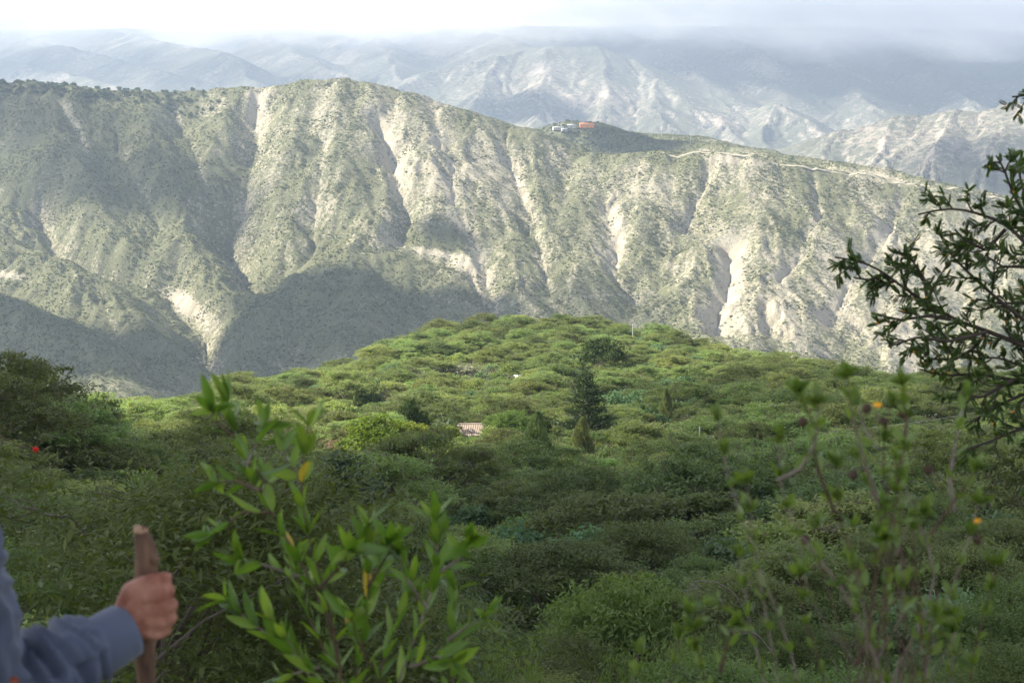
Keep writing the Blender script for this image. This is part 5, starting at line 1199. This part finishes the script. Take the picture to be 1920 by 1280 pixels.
sh = [
 [(R((px0 + .06, ys, zs + .06)), .07), (R(Sh + [.0, 0, -.01]), .078), (R(Sh * .5 + El * .5), .073), (R(El), .068), (R(El * .5 + Wr * .5), .060), (R(Wr + (El - Wr) * .22), .050), (tuple(Wc), .045)],
 [(R((px0 + .08, ys, zs - .07)), .125), (R((px0 + .08, ys, zs - .25)), .125), (R((px0 + .07, ys, zf + .88)), .135)], [(R((px0 - .08, ys, zs - .07)), .125), (R((px0 - .08, ys, zs - .25)), .125), (R((px0 - .07, ys, zf + .88)), .135)],
 [(R((px0, ys, zs + .05)), .085), (R((px0, ys + .005, zs + .09)), .068)], [(R(lsh), .078), (R(lsh + [-.06, .02, -.29]), .062), (R(lsh + [-.06, .11, -.5]), .046)], [(R((px0 + .1, ys - .01, zs - .12)), .11), (R(Sh + [-.02, 0, -.2]), .08)]]
shirt = part('shirt', body_mesh('shirt', sh, .006, m_shirt, 4, wrinkle), pr_)
# cuff: a ring of cloth standing a little proud of the wrist
cA = Wc - ax * .038; ang = np.linspace(0, 2 * np.pi, 40, endpoint=False); e1 = unit(np.cross(ax, [0, 0, 1.0])); e2 = np.cross(ax, e1); prof = [(.06, .048), (.02, .0495), (-.026, .0475), (-.040, .0455), (-.0405, .042), (-.02, .040), (.02, .040)]
co = np.array([Wc + ax * u_ + (e1 * math.cos(a) + e2 * math.sin(a)) * (q + .0015 * math.sin(a * 3 + u_ * 60)) for u_, q in prof for a in ang]); i = np.arange(len(prof) * 40).reshape(len(prof), 40); j = np.roll(i, -1, 1)
cf = mesh_np('cuff', co, np.stack([i[:-1], j[:-1], j[1:], i[1:]], -1).reshape(-1, 4), [m_shirt]); cf.polygons.foreach_set('use_smooth', np.ones(len(cf.polygons), bool)); part('cuff', cf, pr_)
mt_ = plain('brown_trousers', (.13, .11, .08), (.09, .08, .06), 12, .9); mbt = plain('boot_leather', (.08, .05, .035), (.05, .035, .025), 12, .7); mhr = plain('brown_hair', (.06, .04, .025), (.035, .025, .018), 60, .7)
part('trousers', body_mesh('trousers', [[(R((px0 + s_ * .08, ys, zf + .98)), .125), (R((px0 + s_ * .09, ys, zf + .85)), .115), (R((px0 + s_ * .1, ys + .01, zf + .5)), .085), (R((px0 + s_ * .1, ys - .01, zf + .14)), .072)] for s_ in (-1, 1)], .012, mt_, 4), pr_)
for s_, o_ in ((1, -.03), (-1, 0)): part('boot', body_mesh('boot', [[(R((px0 + s_ * .1, ys + o_, zf + .14)), .055), (R((px0 + s_ * .1, ys + o_, zf + .05)), .05), (R((px0 + s_ * .12, ys + o_ + .17, zf + .045)), .045)]], .008, mbt, 3), pr_)
part('hair', body_mesh('hair', [[(R((px0, ys - .02, zs + .255)), .102), (R((px0, ys - .03, zs + .20)), .085)], [(R((px0, ys + .03, zs + .285)), .085)]], .008, mhr, 3), pr_)
part('button', mesh_np('button', *tube([(0, 0, 0), (0, .002, 0), (0, .003, 0)], np.array([.007, .007, .001]), 0, 12), [plain('button_brown', (.25, .06, .03), (.2, .05, .03), 30, .5)]), pr_, R(at(26, 1276, 1.97)))
# the stick
sg = float(ground(C0[0], C0[1])); sb = np.array([C0[0] + .002, C0[1] + .02, sg]); st_ = emp('walking_stick', sb, 0, 1, 'rough wooden walking stick with a broken top, gripped in the hand', 'stick')
kp = [at(264, 992, Yh), at(267, 1004, Yh), at(272, 1028, Yh), at(277, 1050, Yh), at(273, 1075, Yh), at(271, 1105, Yh), at(271, 1160, Yh), at(272, 1260, Yh), C0 * .5 + sb * .5 + [.004, 0, 0], sb + [0, 0, -.03]]
Q = spline(kp, 90); rr = np.full(90, .0165); zz_ = Q[:, 2] - C0[2]; rr = .0165 + .0025 * np.exp(-((zz_ - .072) / .02) ** 2) - .001 * (zz_ < 0); rr[0] *= .55; rr[1] *= .85
co, f = tube(Q - sb, rr, 0, 18); nn = np.tile(np.arange(18), 90); hh = np.repeat(np.arange(90), 18)
cen = np.repeat(Q - sb, 18, axis=0); dv = co - cen; k_ = 1 + .17 * perlin(nn / 3.0, hh / 7.0, 4) + .12 * perlin(nn / 1.3, hh / 3.0, 6); co = cen + dv * k_[:, None]
co[:18, 2] += .006 * np.sin(np.arange(18) * 1.3)
mst = plain('rough_bark_stick', (.19, .11, .07), (.07, .04, .03), 45, .8, .002, stretch=(1, 1, .25)); me = mesh_np('shaft', co, f, [mst]); me.polygons.foreach_set('use_smooth', np.ones(len(f), bool)); part('shaft', me, st_)
mbw = plain('bare_wood', (.42, .27, .19), (.30, .17, .10), 60, .8); part('broken_end', mesh_np('broken_end', *tube([Q[0] - sb + [0, 0, -.004], Q[0] - sb + [0, 0, .003], Q[0] - sb + [.002, 0, .006]], np.array([.0125, .0115, .003]), 0, 14), [mbw]), st_)
part('knot', mesh_np('knot', *tube([at(288, 1040, Yh - .008) - sb, at(291, 1048, Yh - .012) - sb, at(290, 1060, Yh - .008) - sb], np.array([.004, .009, .003]), 0, 8), [mst]), st_)
